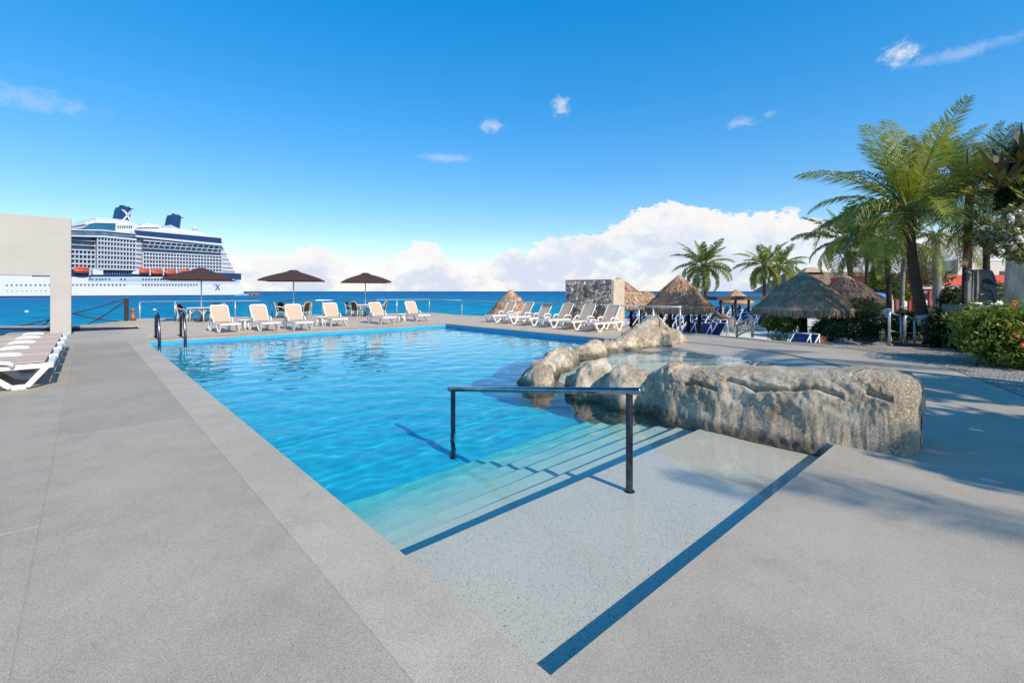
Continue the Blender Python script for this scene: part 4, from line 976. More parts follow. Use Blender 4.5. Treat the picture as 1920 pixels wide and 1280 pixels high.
# two blocks of cabin balconies
def block(x0, x1, ytop0, ytop1, ybot0, ybot1, rows, cols, out, glass_rows):
    ga = [(x0, ybot0), (x1, ybot1), (x1, ytop1), (x0, ytop0)]
    sprism(ga, 1.5, 'cabin_glazing', 'ship_glass', out - 1.6)
    lines = MB(); divs = MB(); pan = MB()
    for r_ in range(rows + 1):
        f = r_ / rows; ya, yb = ytop0 + (ybot0 - ytop0) * f, ytop1 + (ybot1 - ytop1) * f; t = 0.8 if r_ in (0, glass_rows) else 0.42
        lines.prism([sp(sx(x0), sz_(x0, ya + t), out), sp(sx(x1), sz_(x1, yb + t), out), sp(sx(x1), sz_(x1, yb - t), out), sp(sx(x0), sz_(x0, ya - t), out)], -snrm, 1.6)
    for r_ in range(rows):
        for c in range(cols + 1):
            if r_ < glass_rows: continue
            x = x0 + (x1 - x0) * c / cols; yt = lambda f: (ytop0 + (ytop1 - ytop0) * c / cols) + ((ybot0 - ytop0) + ((ybot1 - ytop1) - (ybot0 - ytop0)) * c / cols) * f
            y0, y1 = yt(r_ / rows), yt((r_ + 1) / rows); wd = 0.4 if r_ < glass_rows else 0.58
            divs.prism([sp(sx(x - wd), sz_(x, y1), out - .25), sp(sx(x + wd), sz_(x, y1), out - .25), sp(sx(x + wd), sz_(x, y0), out - .25), sp(sx(x - wd), sz_(x, y0), out - .25)], -snrm, 1.3)
            if r_ >= glass_rows and c < cols:
                pan.prism([sp(sx(x + 1.2), sz_(x, y1 + .2), out - .1), sp(sx(x + (x1 - x0) / cols - 1.2), sz_(x, y1 + .2), out - .1), sp(sx(x + (x1 - x0) / cols - 1.2), sz_(x, y1 - (y1 - y0) * .24), out - .1), sp(sx(x + 1.2), sz_(x, y1 - (y1 - y0) * .24), out - .1)], -snrm, 0.12)
    tag(lines.build('balcony_deck', 'ship_white', ship), kind='stuff'); tag(divs.build('balcony_divider', 'ship_white', ship), kind='stuff')
    tag(pan.build('balcony_rail', 'ship_pale', ship), kind='stuff')
block(182, 253, 443.5, 449.5, 505, 506.5, 7, 12, 1.3, 0)
block(120, 180.5, 440, 443.5, 503, 505, 7, 8, -0.9, 3)
block(270, 417, 450.5, 461.5, 509, 510.5, 8, 26, -0.3, 3)
block(254.5, 268.5, 450, 450.5, 507, 508.5, 7, 2, -1.6, 7)
mb = MB()
for i in range(14):
    x = 276 + i * 10.0; ya = 450.5 + (x - 270) * 0.075
    mb.prism([sp(sx(x), sz_(x, ya + 14), 0.1), sp(sx(x + 1.0), sz_(x, ya + 14), 0.1), sp(sx(x + 6.5), sz_(x, ya + 1), 0.1), sp(sx(x + 5.5), sz_(x, ya + 1), 0.1)], -snrm, 0.3)
tag(mb.build('slanted_brace', 'ship_pale', ship), kind='stuff')
# promenade recess behind the lifeboats
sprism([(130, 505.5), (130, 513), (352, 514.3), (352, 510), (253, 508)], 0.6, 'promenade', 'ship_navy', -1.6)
mb = MB()
for x in frange(196, 250, 4.2): mb.prism([sp(sx(x), sz_(x, 513.6), -1.2), sp(sx(x + 1), sz_(x, 513.6), -1.2), sp(sx(x + 1), sz_(x, 509.5), -1.2), sp(sx(x), sz_(x, 509.5), -1.2)], -snrm, 0.2)
tag(mb.build('stanchion', 'ship_white', ship), kind='stuff')
sprism([(173, 504.5), (173, 515), (192, 515), (192, 505.5)], 3, 'boarding_shelter', 'ship_white', 0.9)
sprism([(247, 513.5), (250, 507), (256, 506), (265, 511), (265, 514)], 2, 'davit_house', 'ship_white', 0.7)
# upper decks
sprism([(253.5, 432), (253.5, 441), (415, 457), (415, 447)], 26, 'upper_navy_band', 'ship_navy', 0.2)
sprism([(253, 428.5), (253, 431.6), (415, 446.6), (415, 443.5)], 26, 'deck_edge', 'ship_white', 0.5)
sprism([(253, 441.2), (253, 444.2), (418, 461), (418, 457.4)], 26, 'deck_edge', 'ship_white', 0.9)
sprism([(120, 433), (120, 441), (253, 445), (253, 438), (190, 432)], 22, 'solarium_screen', 'ship_window', 0.3)
sprism([(120, 429.6), (120, 431.5), (190, 433), (253, 439), (253, 437.4), (190, 430.8)], 24, 'deck_edge', 'ship_white', 1.0)
sprism([(120, 441.2), (120, 443.2), (190, 445), (253, 451), (253, 447.8), (190, 442.3)], 24, 'deck_edge', 'ship_white', 1.6)
sprism([(157, 427.5), (165, 421.5), (180, 418), (217.5, 419), (217.5, 433.5), (190, 431), (157, 428.6)], 20, 'lounge_glass', 'ship_teal', -1.0)
sprism([(157, 427), (160, 424.5), (166, 420.5), (180, 418), (178.5, 413.5), (182, 408.5), (215, 410), (240, 413), (258, 420.5), (266, 426), (253, 428), (253, 438), (218, 434.5), (218, 418.8), (181, 417.8), (168, 420.4)], 22, 'lounge_roof', 'ship_white', -0.6)
sprism([(160, 420.5), (166, 415), (180, 412.5), (180, 417.6), (168, 419.6)], 18, 'lounge_roof', 'ship_white', -1.6)
win_row('deck_window', [222.5, 226.5, 231, 235, 239.5, 243.5, 247.5], 425.5, 2.4, 5.0, 'ship_glass', -0.5)
win_row('deck_window', [225, 247.5], 435.2, 2.2, 2.6, 'ship_glass', -0.5)
sprism([(253, 424), (253, 430), (400, 444), (396, 440), (372, 433.5), (352, 430), (320, 427.5), (300, 425)], 18, 'sun_deck', 'ship_white', -2.0)
win_row('deck_window', frange(256, 300, 3.6), 427.0, 2.4, 2.6, 'ship_glass', -1.8)
mb = MB()
for i in range(22):
    x = 338 + i * 2.75; y = 434.6 + i * 0.42
    mb.prism([sp(sx(x), sz_(x, y + 2.6), -1.9), sp(sx(x + 1.7), sz_(x, y + 2.6), -1.9), sp(sx(x + 1.7), sz_(x, y), -1.9), sp(sx(x), sz_(x, y), -1.9)], -snrm, 0.4)
tag(mb.build('deck_window', 'ship_glass', ship), kind='stuff')
sprism([(268, 425), (278, 419), (286, 415.8), (296, 419), (312, 422), (316, 425.5)], 10, 'tensile_canopy', 'ship_white', -6)
sprism([(311, 423.5), (330, 420.5), (346, 428), (352, 431), (338, 430.5), (322, 427)], 10, 'tensile_canopy', 'ship_pale', -5.5)
mb = MB(); c = sp(sx(378), sz_(378, 426.5), -8); r_ = 1.5; mb.lathe([(0.02, -r_)] + [(r_ * math.sin(a), -r_ * math.cos(a)) for a in [R(x) for x in range(20, 180, 20)]] + [(0.02, r_)], 16, tuple(c)); mb.build('radome', 'ship_white', ship, smooth=True)
mb = MB(); mb.tube([c - Vector((0, 0, 3.5)), c - Vector((0, 0, 1.2))], 0.5, 8); mb.build('mast', 'ship_white', ship)
mb = MB()
for x, y0, y1 in ((416, 441, 449), (420, 455, 462), (175, 408, 410)): p = sp(sx(x), 0, -4); mb.tube([Vector((p.x, p.y, sz_(x, y1))), Vector((p.x, p.y, sz_(x, y0)))], 0.15, 5)
tag(mb.build('mast', 'ship_white', ship))
def ship_funnel(pts, out, dp, emblem):
    f = sprism(pts, dp, 'funnel', 'ship_navy', out)
    x0, x1 = min(p[0] for p in pts), max(p[0] for p in pts); yt = min(p[1] for p in pts)
    mb = MB()
    for k in range(4):
        x = x0 + 7 + k * (x1 - x0 - 9) / 4; p = sp(sx(x), 0, out - dp * (0.25 + .15 * k)); mb.tube([Vector((p.x, p.y, sz_(x, yt + 1.5))), Vector((p.x, p.y, sz_(x, yt - 1.6 - (k % 2))))], 0.55, 8)
    mb.build('exhaust_pipe', 'ship_navy', f)
    mb = MB(); mb.prism([sp(sx(x1 - 3), sz_(x1, yt + 6.5), out), sp(sx(x1 + 6), sz_(x1, yt + 5.2), out), sp(sx(x1 - 2), sz_(x1, yt + 4.0), out)], -snrm, dp); mb.build('wing', 'ship_navy', f)
    if emblem:                              # white X: one broad curved stroke crossed by two slim ones
        mb = MB(); o_ = out + 0.12
        def band(p, w):
            for (a, wa), (b, wb) in zip(zip(p, w), zip(p[1:], w[1:])):
                mb.prism([sp(sx(a[0] - wa), sz_(a[0], a[1]), o_), sp(sx(b[0] - wb), sz_(b[0], b[1]), o_), sp(sx(b[0] + wb), sz_(b[0], b[1]), o_), sp(sx(a[0] + wa), sz_(a[0], a[1]), o_)], -snrm, 0.1)
        band([(237.5, 391.5), (243, 396), (247, 402), (249.5, 407), (251, 411.5)], [2.6, 2.4, 2.0, 1.6, 1.2])
        band([(252.6, 394), (248.5, 400), (243, 407), (239, 411.4)], [0.9, 1.3, 1.9, 2.2]); band([(253.6, 397), (250.5, 401.5)], [0.4, 0.8])
        mb.build('emblem', 'ship_white', f)
ship_funnel([(229.5, 411), (233.5, 392), (236, 386), (240, 385), (251, 386.5), (254, 389.5), (254, 396), (252, 407), (250.5, 414)], -5, 7, True)
ship_funnel([(329, 424), (333, 405), (335, 401), (345, 401), (349, 404), (349.5, 408), (347, 428)], -6, 7, False)
# hull emblem and its faint lettering
mb = MB(); o_ = 0.14
for (ax, ay), (bx_, by), w1, w2 in (((404.2, 532.2), (411.8, 544.6), 1.25, 1.0), ((411.6, 532.2), (404, 544.6), 0.7, 1.0)):
    mb.prism([sp(sx(ax - w1), sz_(ax, ay), o_), sp(sx(ax + w1), sz_(ax, ay), o_), sp(sx(bx_ + w2), sz_(bx_, by), o_), sp(sx(bx_ - w2), sz_(bx_, by), o_)], -snrm, 0.1); o_ += 0.012
mb.build('emblem', 'ship_navy', ship)
mb = MB(); mb.prism([sp(sx(397), sz_(397, 530), .14), sp(sx(402), sz_(402, 532), .14), sp(sx(404), sz_(404, 541), .14), sp(sx(401), sz_(401, 538), .14)], -snrm, 0.08); mb.build('emblem', 'ship_pale', ship)
def lettering(txt, px, py, hpx, name='lettering', mat='sign_grey', out=0.16):
    cu_ = bpy.data.curves.new(name, 'FONT'); cu_.body = txt; cu_.size = 1.0; cu_.align_x = 'CENTER'; cu_.extrude = 0.02
    tmp = bpy.data.objects.new(name, cu_); COL.objects.link(tmp); dg = bpy.context.evaluated_depsgraph_get(); me = bpy.data.meshes.new_from_object(tmp.evaluated_get(dg)); bpy.data.objects.remove(tmp)
    me.materials.clear(); me.materials.append(M[mat]); o = link(bpy.data.objects.new(name, me)); s = sz_(px, py - hpx) - sz_(px, py)
    mtx = Matrix((sdir, Vector((0, 0, 1)), snrm)).transposed(); o.parent = ship; p = sp(sx(px), sz_(px, py), out) - ship_root
    o.matrix_local = Matrix.Translation(p) @ (mtx.to_4x4() @ Matrix.Scale(s * 1.35, 4)); return o
lettering('Celebrity', 393.5, 540.6, 1.9); lettering('Cruises', 420.5, 540.6, 1.9)
for x, y in ((443, 535), (451, 535)): pass
# lifeboats on the near side
LG = 'orange lifeboats on the ship'
def lifeboat(xc, yc, wpx, hpx, out, lab):
    s0 = sx(xc); z0 = sz_(xc, yc); hl = (sx(xc + wpx / 2) - sx(xc - wpx / 2)) / 2; hh = (sz_(xc, yc - hpx / 2) - z0)
    t = thing('lifeboat', sp(s0, z0, out), lab, 'lifeboat', 0, LG)
    def loft(zs, ws, ls, nm, mat):
        mb = MB(); n = 16
        for z, w_, l_ in zip(zs, ws, ls):
            for k in range(n):
                a = 2 * math.pi * k / n; mb.v.append(tuple(sp(s0 + hl * l_ * math.copysign(abs(math.cos(a)) ** .7, math.cos(a)), z0 + hh * z, out + 1.5 * w_ * math.sin(a))))
        mb.f = [(i * n + k, i * n + (k + 1) % n, (i + 1) * n + (k + 1) % n, (i + 1) * n + k) for i in range(len(zs) - 1) for k in range(n)] + [tuple(range(n)), tuple((len(zs) - 1) * n + k for k in range(n))]
        return mb.build(nm, mat, t, smooth=True)
    loft([-1, -.8, -.3, 0.05], [.3, .7, 1, 1.05], [.55, .8, .96, 1.0], 'hull', 'orange'); loft([0.08, .5, .85, 1.0], [.98, .85, .6, .2], [.94, .86, .7, .5], 'canopy', 'orange')
    mb = MB()
    for k in range(5): mb.prism([sp(s0 + hl * (-.62 + .27 * k), z0 + hh * .25, out + 1.62), sp(s0 + hl * (-.47 + .27 * k), z0 + hh * .25, out + 1.62), sp(s0 + hl * (-.47 + .27 * k), z0 + hh * .55, out + 1.5), sp(s0 + hl * (-.62 + .27 * k), z0 + hh * .55, out + 1.5)], -snrm, 0.3)
    mb.build('window', 'ship_glass', t)
lifeboat(148, 506, 30, 12, 2.6, 'orange lifeboat farthest left, half hidden behind the cream wall'); lifeboat(267, 508.3, 19, 10, 2.2, 'orange lifeboat beside the white davit house amidships')
lifeboat(290.5, 509.6, 23, 10, 2.2, 'orange lifeboat in the middle of the row of four'); lifeboat(316, 510.4, 22, 10, 2.2, 'orange lifeboat second from the left parasol'); lifeboat(341, 511, 22, 10, 2.2, 'orange lifeboat directly above the left parasol canopy')
mb = MB()
for x in (278.5, 303.5, 328.5, 353.5, 166): mb.prism([sp(sx(x - 1.2), sz_(x, 516), 2.0), sp(sx(x + 1.0), sz_(x, 516), 2.0), sp(sx(x + 0.6), sz_(x, 503.5), 2.0), sp(sx(x - 3.4), sz_(x, 502.5), 2.0), sp(sx(x - 0.8), sz_(x, 505.5), 2.0)], -snrm, 1.4)
tag(mb.build('davit', 'ship_white', ship), kind='stuff')
# inflatable fender and mooring posts off the stern
t = thing('floating_fender', sp(sx(453), SZ, 1.5), 'blue grey floating fender under the ship stern', 'fender')
mb = MB(); c = sp(sx(453.5), SZ + .25, 1.5); n = 14; cs = []
for i in range(11):
    a = math.pi * i / 10; cs.append((c + sdir * (-6.0 * math.cos(a)), 1.05 * math.sin(a) ** .6 + 0.05))
mb.tube([p for p, r_ in cs], [r_ for p, r_ in cs], 14); mb.build('body', 'grey_blue', t, smooth=True)
for px, lab in ((468.5, 'brown mooring block next to the fender'), (478, 'brown mooring block farthest from the ship')):
    c = sp(sx(px), SZ, 2.0); t = thing('mooring_dolphin', c, lab, 'mooring dolphin', 0, 'mooring blocks off the stern')
    mb = MB(); mb.lathe([(2.2, -1.5), (2.2, 1.4), (2.0, 1.8)], 12, tuple(c)); mb.build('block', 'rust', t)
    mb = MB(); mb.lathe([(0.35, 1.8), (0.35, 2.5), (.5, 2.6)], 8, tuple(c)); mb.build('bollard', 'dark_steel', t)
    for a in range(3): mb = MB(); q = c + Vector((2.25 * math.cos(a - 2.6), 2.25 * math.sin(a - 2.6), 0)); mb.tube([q + Vector((0, 0, -1)), q + Vector((0, 0, 1.2))], 0.3, 6); mb.build('tyre_fender', 'dark_steel', t)
# a white mooring buoy bobbing left of the pillar
for px, py, lab in ((50, 585, 'small white buoy seen through the wall opening'), (290, 581.5, 'small white buoy left of the first parasol table')):
    p = G(px, py, SZ); t = thing('buoy', p, lab, 'buoy', 0, 'small white buoys'); mb = MB(); mb.lathe([(0.05, -.2), (.2, -.1), (.24, .05), (.18, .2), (.05, .27)], 10, tuple(p)); mb.build('float', 'ship_white', t, smooth=True)
    mb = MB(); mb.lathe([(0.03, .26), (0.03, .4)], 6, tuple(p)); mb.build('eye', 'dark_steel', t)
# ================================================================== THATCH
def make_palapa(c, rad, z_eave, z_apex, zb, label, cat='palapa', group=None, mat='thatch', seed=1, npost=4, straw=2200, course=0.62, conv=0.0, name='palapa', centre_post=False, drop=0.34, post_r=0.09):
    """conical palm thatch roof on posts; c = plan point"""
    rnd = random.Random(seed); t = thing(name, (c.x, c.y, zb), label, cat, 0, group); off = Vector((seed * 5.1, 0, 0))
    H = z_apex - z_eave; n = 56; prof = []
    for i in range(15):
        q = i / 14; r_ = rad * (0.03 + 0.97 * q); z = z_apex - H * (q ** (1.0 + conv))
        if q < 0.12: z -= 0.0
        prof.append((r_, z))
    mb = MB(); vs = []
    def surf(q, a):
        r_ = rad * (0.05 + 0.95 * q); z = z_apex - H * (0.04 * 0 + q ** (1.12 + conv))
        if q < 0.1: z = z_apex - H * (0.1 ** (1.12 + conv)) * (q / 0.1) ** 2
        dsp = 0.05 * noise.noise(Vector((math.cos(a) * 2.3, math.sin(a) * 2.3, q * 3)) + off) + 0.03 * noise.noise(Vector((math.cos(a) * 8, math.sin(a) * 8, q * 9)) + off)
        step_ = 0.05 * rad / 2 if q > course else 0.0
        r_ += dsp - step_ * (1 if q < course + 0.2 else max(0, 1 - (q - course - .2) / .15)) * 1.0; return Vector((c.x + r_ * math.cos(a), c.y + r_ * math.sin(a), z + dsp * 0.5 - step_ * 0.6))
    qs = [0, .03, .06, .1, .18, .28, .38, .48, .56, course - .005, course + .005, .70, .78, .86, .94, 1.0]
    for q in qs:
        for k in range(n): vs.append(surf(q, 2 * math.pi * k / n))
    for k in range(n):
        a = 2 * math.pi * k / n; p = surf(1.0, a); d_ = drop * (0.8 + 0.4 * rnd.random()); vs.append(Vector((c.x + (p.x - c.x) * 1.01, c.y + (p.y - c.y) * 1.01, p.z - d_)))
    for k in range(n):
        a = 2 * math.pi * k / n; vs.append(Vector((c.x + rad * 0.86 * math.cos(a), c.y + rad * .86 * math.sin(a), z_eave - drop * .35)))
    for k in range(n):
        a = 2 * math.pi * k / n; vs.append(Vector((c.x + rad * 0.1 * math.cos(a), c.y + rad * .1 * math.sin(a), z_apex - 0.25)))
    m_ = len(qs) + 3
    mb.add(vs, [(i * n + k, i * n + (k + 1) % n, (i + 1) * n + (k + 1) % n, (i + 1) * n + k) for i in range(m_ - 1) for k in range(n)] + [tuple(range(n))])
    roof = mb.build('roof', mat, t, smooth=True)
    mb = MB()                                 # loose straw ends over the whole cone
    for _ in range(straw):
        q = math.sqrt(rnd.uniform(0.004, 1.0)); a = rnd.uniform(0, 2 * math.pi); p = surf(q, a); q2 = min(1.04, q + rnd.uniform(.05, .14)); p2 = surf(min(q2, 1.0), a + rnd.uniform(-.05, .05))
        if q2 > 1.0: p2 = p2 + Vector((0, 0, -drop * rnd.uniform(.3, 1.2)))
        o_ = Vector((math.cos(a), math.sin(a), 0.8)) * rnd.uniform(0.015, 0.055); w_ = Vector((-math.sin(a), math.cos(a), 0)) * rnd.uniform(0.012, 0.035)
        mb.add([p - w_, p + w_, p2 + o_ + w_ * .5, p2 + o_ - w_ * .5], [(0, 1, 2, 3)])
    for _ in range(straw // 3):
        a = rnd.uniform(0, 2 * math.pi); p = surf(1.0, a) + Vector((math.cos(a), math.sin(a), 0)) * rnd.uniform(-.02, .05); w_ = Vector((-math.sin(a), math.cos(a), 0)) * rnd.uniform(0.015, 0.04)
        d_ = Vector((rnd.uniform(-.03, .03), rnd.uniform(-.03, .03), -drop * rnd.uniform(.7, 1.35))); mb.add([p - w_, p + w_, p + w_ * .4 + d_, p - w_ * .4 + d_], [(0, 1, 2, 3)])
    me = bpy.data.meshes.new('straw'); o = chain_loc(roof); me.from_pydata([tuple(Vector(v) - o) for v in mb.v], [], mb.f); me.materials.append(M[mat]); s_ = link(bpy.data.objects.new('straw', me)); s_.parent = roof; tag(s_, kind='stuff')
    mb = MB(); pr = [(rad * .13, z_apex - .16), (rad * .115, z_apex - .03), (rad * .07, z_apex + .05), (.02, z_apex + .09)]; mb.lathe(pr, 14, (c.x, c.y, 0)); mb.build('roof_cap', 'thatch_grey', t, smooth=True)
    pl = [(0, 0)] if centre_post else [(rad * .62 * math.cos(math.pi / 4 + k * 2 * math.pi / npost), rad * .62 * math.sin(math.pi / 4 + k * 2 * math.pi / npost)) for k in range(npost)]
    for x, y in pl:
        mb = MB(); mb.tube([(c.x + x, c.y + y, zb - .1), (c.x + x + .02, c.y + y, (z_eave + zb) / 2), (c.x + x, c.y + y, z_eave + H * .3)], post_r, 9); mb.build('post', 'dark_wood', t, smooth=True)
    return t
PG = 'thatched palapas on the beach'
lz = land_z
def pal(px, Y, dia_px, eave_py, apex_py, label, zb=None, **k):
    c = D(px, Y); zb = lz(c.x, c.y) if zb is None else zb
    return make_palapa(c, dia_px / 2 * Y / FPX, Zt(eave_py, Y) , Zt(apex_py, Y), zb, label, group=PG, **k)
pal(1273.5, 22, 122, 575, 519, 'brown thatched palapa with a dark course line, right of the steel railing end', seed=2, straw=2600, drop=0.22, course=.60, npost=4)
pal(1505, 20, 166, 577, 513.5, 'largest thatched palapa, grey brown, on one thick dark post', seed=3, mat='thatch_grey', straw=3200, centre_post=True, drop=0.25, course=.66, conv=.10, post_r=.17)
pal(958, 34, 100, 594, 545.5, 'lone thatch cone showing above the terrace edge behind the right lounger row', seed=4, straw=1500, centre_post=True, conv=.02, drop=.3)
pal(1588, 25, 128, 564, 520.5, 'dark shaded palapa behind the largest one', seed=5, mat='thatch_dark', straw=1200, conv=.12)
pal(1160, 27, 140, 571, 523, 'brown palapa half hidden behind the stone wall', seed=6, straw=1400, conv=-.02, drop=.22)
pal(1213, 39, 46, 561, 546.5, 'small distant palapa between the stone wall and its larger neighbour', seed=7, straw=500, conv=.25, drop=.2)
pal(1380, 42, 60, 566, 544.5, 'small palapa rising behind the flat pergola roof', seed=8, straw=600, conv=.2, drop=.2, npost=2)
# flat roofed pergola
pc = D(1390, 37, -1.0); pg = thing('pergola', pc, 'flat dark roofed shade structure on slim dark posts at the beach', 'pergola')
zt_ = Zt(555.5, 37); zb_ = Zt(562.5, 37)
mb = MB(); a, b2 = D(1330, 37), D(1436, 37); mb.box(((a.x + b2.x) / 2, 37.9, (zt_ + zb_) / 2), (b2.x - a.x, 1.9, zt_ - zb_)); mb.build('roof', 'canopy', pg)
for px in (1351.5, 1379, 1404, 1430):
    for dy in (0.25, 1.6):
        p = D(px, 37 + dy); mb = MB(); mb.tube([(p.x, p.y, -1.1), (p.x, p.y, zb_)], 0.10, 8); mb.build('post', 'dark_wood', pg)
# long thatched hall
hz = -1.0; hall = thing('thatched_hall', D(1585, 58, hz), 'long building with a pale thatched ridge roof behind the palapas', 'building')
x0, x1 = D(1452, 58).x, D(1676, 58).x; zr, ze = Zt(509.5, 58), Zt(549, 58)
mb = MB(); mb.add([(x0 - 1, 54, ze), (x1 + 1.5, 54, ze), (x1 - 1.5, 58, zr), (x0 + 1.5, 58, zr), (x1 + 1.5, 62, ze), (x0 - 1, 62, ze)] + [(x0 - 1, 54.1, ze - .3), (x1 + 1.5, 54.1, ze - .3)], [(0, 1, 2, 3), (1, 4, 2), (4, 5, 3, 2), (5, 0, 3), (0, 1, 7, 6)]); roof = mb.build('roof', 'thatch_light', hall)
mb = MB(); rnd = random.Random(9)
for _ in range(3500):
    q = rnd.random(); x = rnd.uniform(x0 - .8 + 2 * q, x1 + 1.3 - 2.5 * q); p = Vector((x, 54 + 4 * q - .03, ze + (zr - ze) * q + .03)); l_ = rnd.uniform(.3, .7)
    mb.add([p + Vector((-.05, 0, 0)), p + Vector((.05, 0, 0)), p + Vector((.03, -l_ * .8, -l_ * (zr - ze) / 4 * .8 + .05)), p + Vector((-.03, -l_ * .8, -l_ * (zr - ze) / 4 * .8 + .05))], [(0, 1, 2, 3)])
tag(mb.build('straw', 'thatch_light', roof), kind='stuff')
mb = MB(); ca_, cb_ = D(1500, 58).x, D(1540, 58).x; zc = Zt(501, 58); mb.add([(ca_, 57, zr - .1), (cb_, 57, zr - .1), ((ca_ + cb_) / 2 + .5, 58, zc), ((ca_ + cb_) / 2 - .5, 58, zc), (cb_, 59, zr - .1), (ca_, 59, zr - .1)], [(0, 1, 2, 3), (1, 4, 2), (4, 5, 3, 2), (5, 0, 3)]); mb.build('ridge_vent', 'thatch_grey', hall)
mb = MB(); mb.box(((x0 + x1) / 2, 58, (ze + hz) / 2 - .1), (x1 - x0 - 1.5, 6.6, ze - hz + .2)); mb.build('wall', 'white_wall', hall)
# building with red fascia
rb0 = thing('red_roof_building', D(1780, 40, -1), 'white building with a red roof band behind the palm trunks', 'building')
xa, xb = D(1676, 40).x, D(1925, 40).x
def rbx(x0, x1, y0, y1, z0, z1, nm, mat):
    mb = MB(); mb.box(((x0 + x1) / 2, (y0 + y1) / 2, (z0 + z1) / 2), (x1 - x0, y1 - y0, z1 - z0)); return mb.build(nm, mat, rb0)
rbx(xa, xb, 40.6, 47, -1.1, Zt(541, 40), 'wall', 'white_wall'); rbx(xa - .4, xb, 39.4, 47.4, Zt(535, 40), Zt(516, 40), 'roof_band', 'red_paint'); rbx(xa - .2, xb, 39.6, 47.2, Zt(541, 40), Zt(535, 40) - .01, 'eave', 'white_wall')
rbx(xa, xb, 39.8, 40.0, Zt(545, 40), Zt(541.3, 40), 'beam', 'dark_red')
for px in (1680, 1705, 1713, 1743, 1790): p = D(px, 39.9); rbx(p.x - .1, p.x + .1, 39.8, 40.0, -1.1, Zt(545.2, 40), 'post', 'dark_red')
for px in (1700, 1741, 1690): p = D(px, 40.6); w_ = rbx(p.x - .35, p.x + .35, 40.52, 40.58, Zt(562, 40), Zt(551, 40), 'window', 'glass'); 
p = D(1769, 40.5); rbx(p.x - .4, p.x + .4, 40.4, 40.58, -1.0, Zt(542, 40), 'door', 'dark_red')
tb2 = thing('tall_building', D(1860, 56, -1), 'plain beige building standing higher behind the red roof band', 'building')
def tbx(x0, x1, y0, y1, z0, z1, nm, mat):
    mb = MB(); mb.box(((x0 + x1) / 2, (y0 + y1) / 2, (z0 + z1) / 2), (x1 - x0, y1 - y0, z1 - z0)); return mb.build(nm, mat, tb2)
xa2, xb2 = D(1796, 56).x, D(2000, 56).x
tbx(xa2, xb2, 56, 64, -1.1, Zt(489, 56), 'wall', 'beige_wall'); tbx(xa2 - .1, xb2, 55.9, 64.1, Zt(489, 56) + .002, Zt(486.5, 56), 'parapet', 'white_wall'); tbx(xa2 + 2, xa2 + 3.2, 55.93, 55.99, 2.6, 4.0, 'window', 'glass'); tbx(xa2 + 5, xa2 + 6.2, 55.93, 55.99, 2.6, 4.0, 'window', 'glass')
# street lamp
c = D(1493.5, 50, -1); lpst = thing('lamp_post', c, 'thin grey lamp post in front of the thatched hall', 'lamp post')
mb = MB(); mb.tube([c, c + Vector((0, 0, Zt(489, 50) + 1))], 0.07, 8); mb.build('pole', 'steel', lpst); z_ = Zt(489, 50)
mb = MB(); mb.tube([(c.x, c.y, z_), (c.x + .5, c.y, z_ + .12)], 0.04, 6); mb.build('arm', 'steel', lpst); mb = MB(); mb.box((c.x + .6, c.y, z_ + .12), (.4, .2, .08)); mb.build('lamp_head', 'steel', lpst)

# ================================================================== PALMS
def frond_mesh(name, L, arch, nl, seed, mat, wl=0.045, lk=0.27, droop=0.5, dry=False):
    """one pinnate leaf growing along +x, arching down towards its tip"""
    rnd = random.Random(seed); mb = MB(); N_ = 24; pts = []; p = Vector((0, 0, 0)); ang = 0.0
    for i in range(N_ + 1):
        pts.append(p.copy()); q = i / N_; ang = -arch * (0.15 * q + 0.85 * q ** 1.8); p = p + Vector((math.cos(ang), 0, math.sin(ang))) * (L / N_)
    mb.tube(pts, [0.022 * L / 3 * (1.3 - 1.15 * i / N_) + .002 for i in range(N_ + 1)], 4, caps=False)
    def at(q):
        f = q * N_; i = min(int(f), N_ - 1); d_ = (pts[i + 1] - pts[i]).normalized(); return pts[i].lerp(pts[i + 1], f - i), d_
    twist = rnd.uniform(-.2, .2)
    for i in range(nl):
        q = 0.14 + 0.86 * (i + rnd.uniform(-.3, .3)) / nl; q = min(max(q, .1), .995)
        p, d_ = at(q); up = Vector((-d_.z, 0, d_.x)); ll = L * lk * (math.sin(math.pi * min(1, 0.16 + q * 0.80)) ** 0.7) * rnd.uniform(.82, 1.1)
        if rnd.random() < 0.05: continue
        for s in (-1, 1):
            sw = R(48 - 26 * q + rnd.uniform(-7, 7)); vee = R(22 + rnd.uniform(-10, 10)) * (1 - q * .7) + twist * s
            dv = (Vector((0, s, 0)) * math.cos(sw) + d_ * math.sin(sw)) * math.cos(vee) + up * math.sin(vee)
            m1 = p + dv * ll * .45 + Vector((0, 0, -droop * ll * .10)); dn = (dv * (1 - droop * .45) + Vector((0, 0, -droop * rnd.uniform(.55, 1.1)))).normalized(); tip = m1 + dn * ll * .55
            wv = d_ * wl * 0.5 * L / 3; nw = wv.copy()
            mb.add([p - wv * .5, p + wv * .5, m1 + nw, m1 - nw, tip], [(0, 1, 2, 3), (3, 2, 4)])
    me = bpy.data.meshes.new(name); me.from_pydata(mb.v, [], mb.f); me.materials.append(M[mat]); return me
FRN = {k: [frond_mesh('frond', 3.0, a, 58, 10 + i, m, lk=lk, droop=d_) for i, (a, lk, d_) in enumerate([(0.55, .27, .35), (0.95, .28, .5), (1.35, .28, .65)])] for k, m, lk in [('g', 'frond', .27), ('y', 'frond_yellow', .27)] for d_ in [0]}
FRN = {}
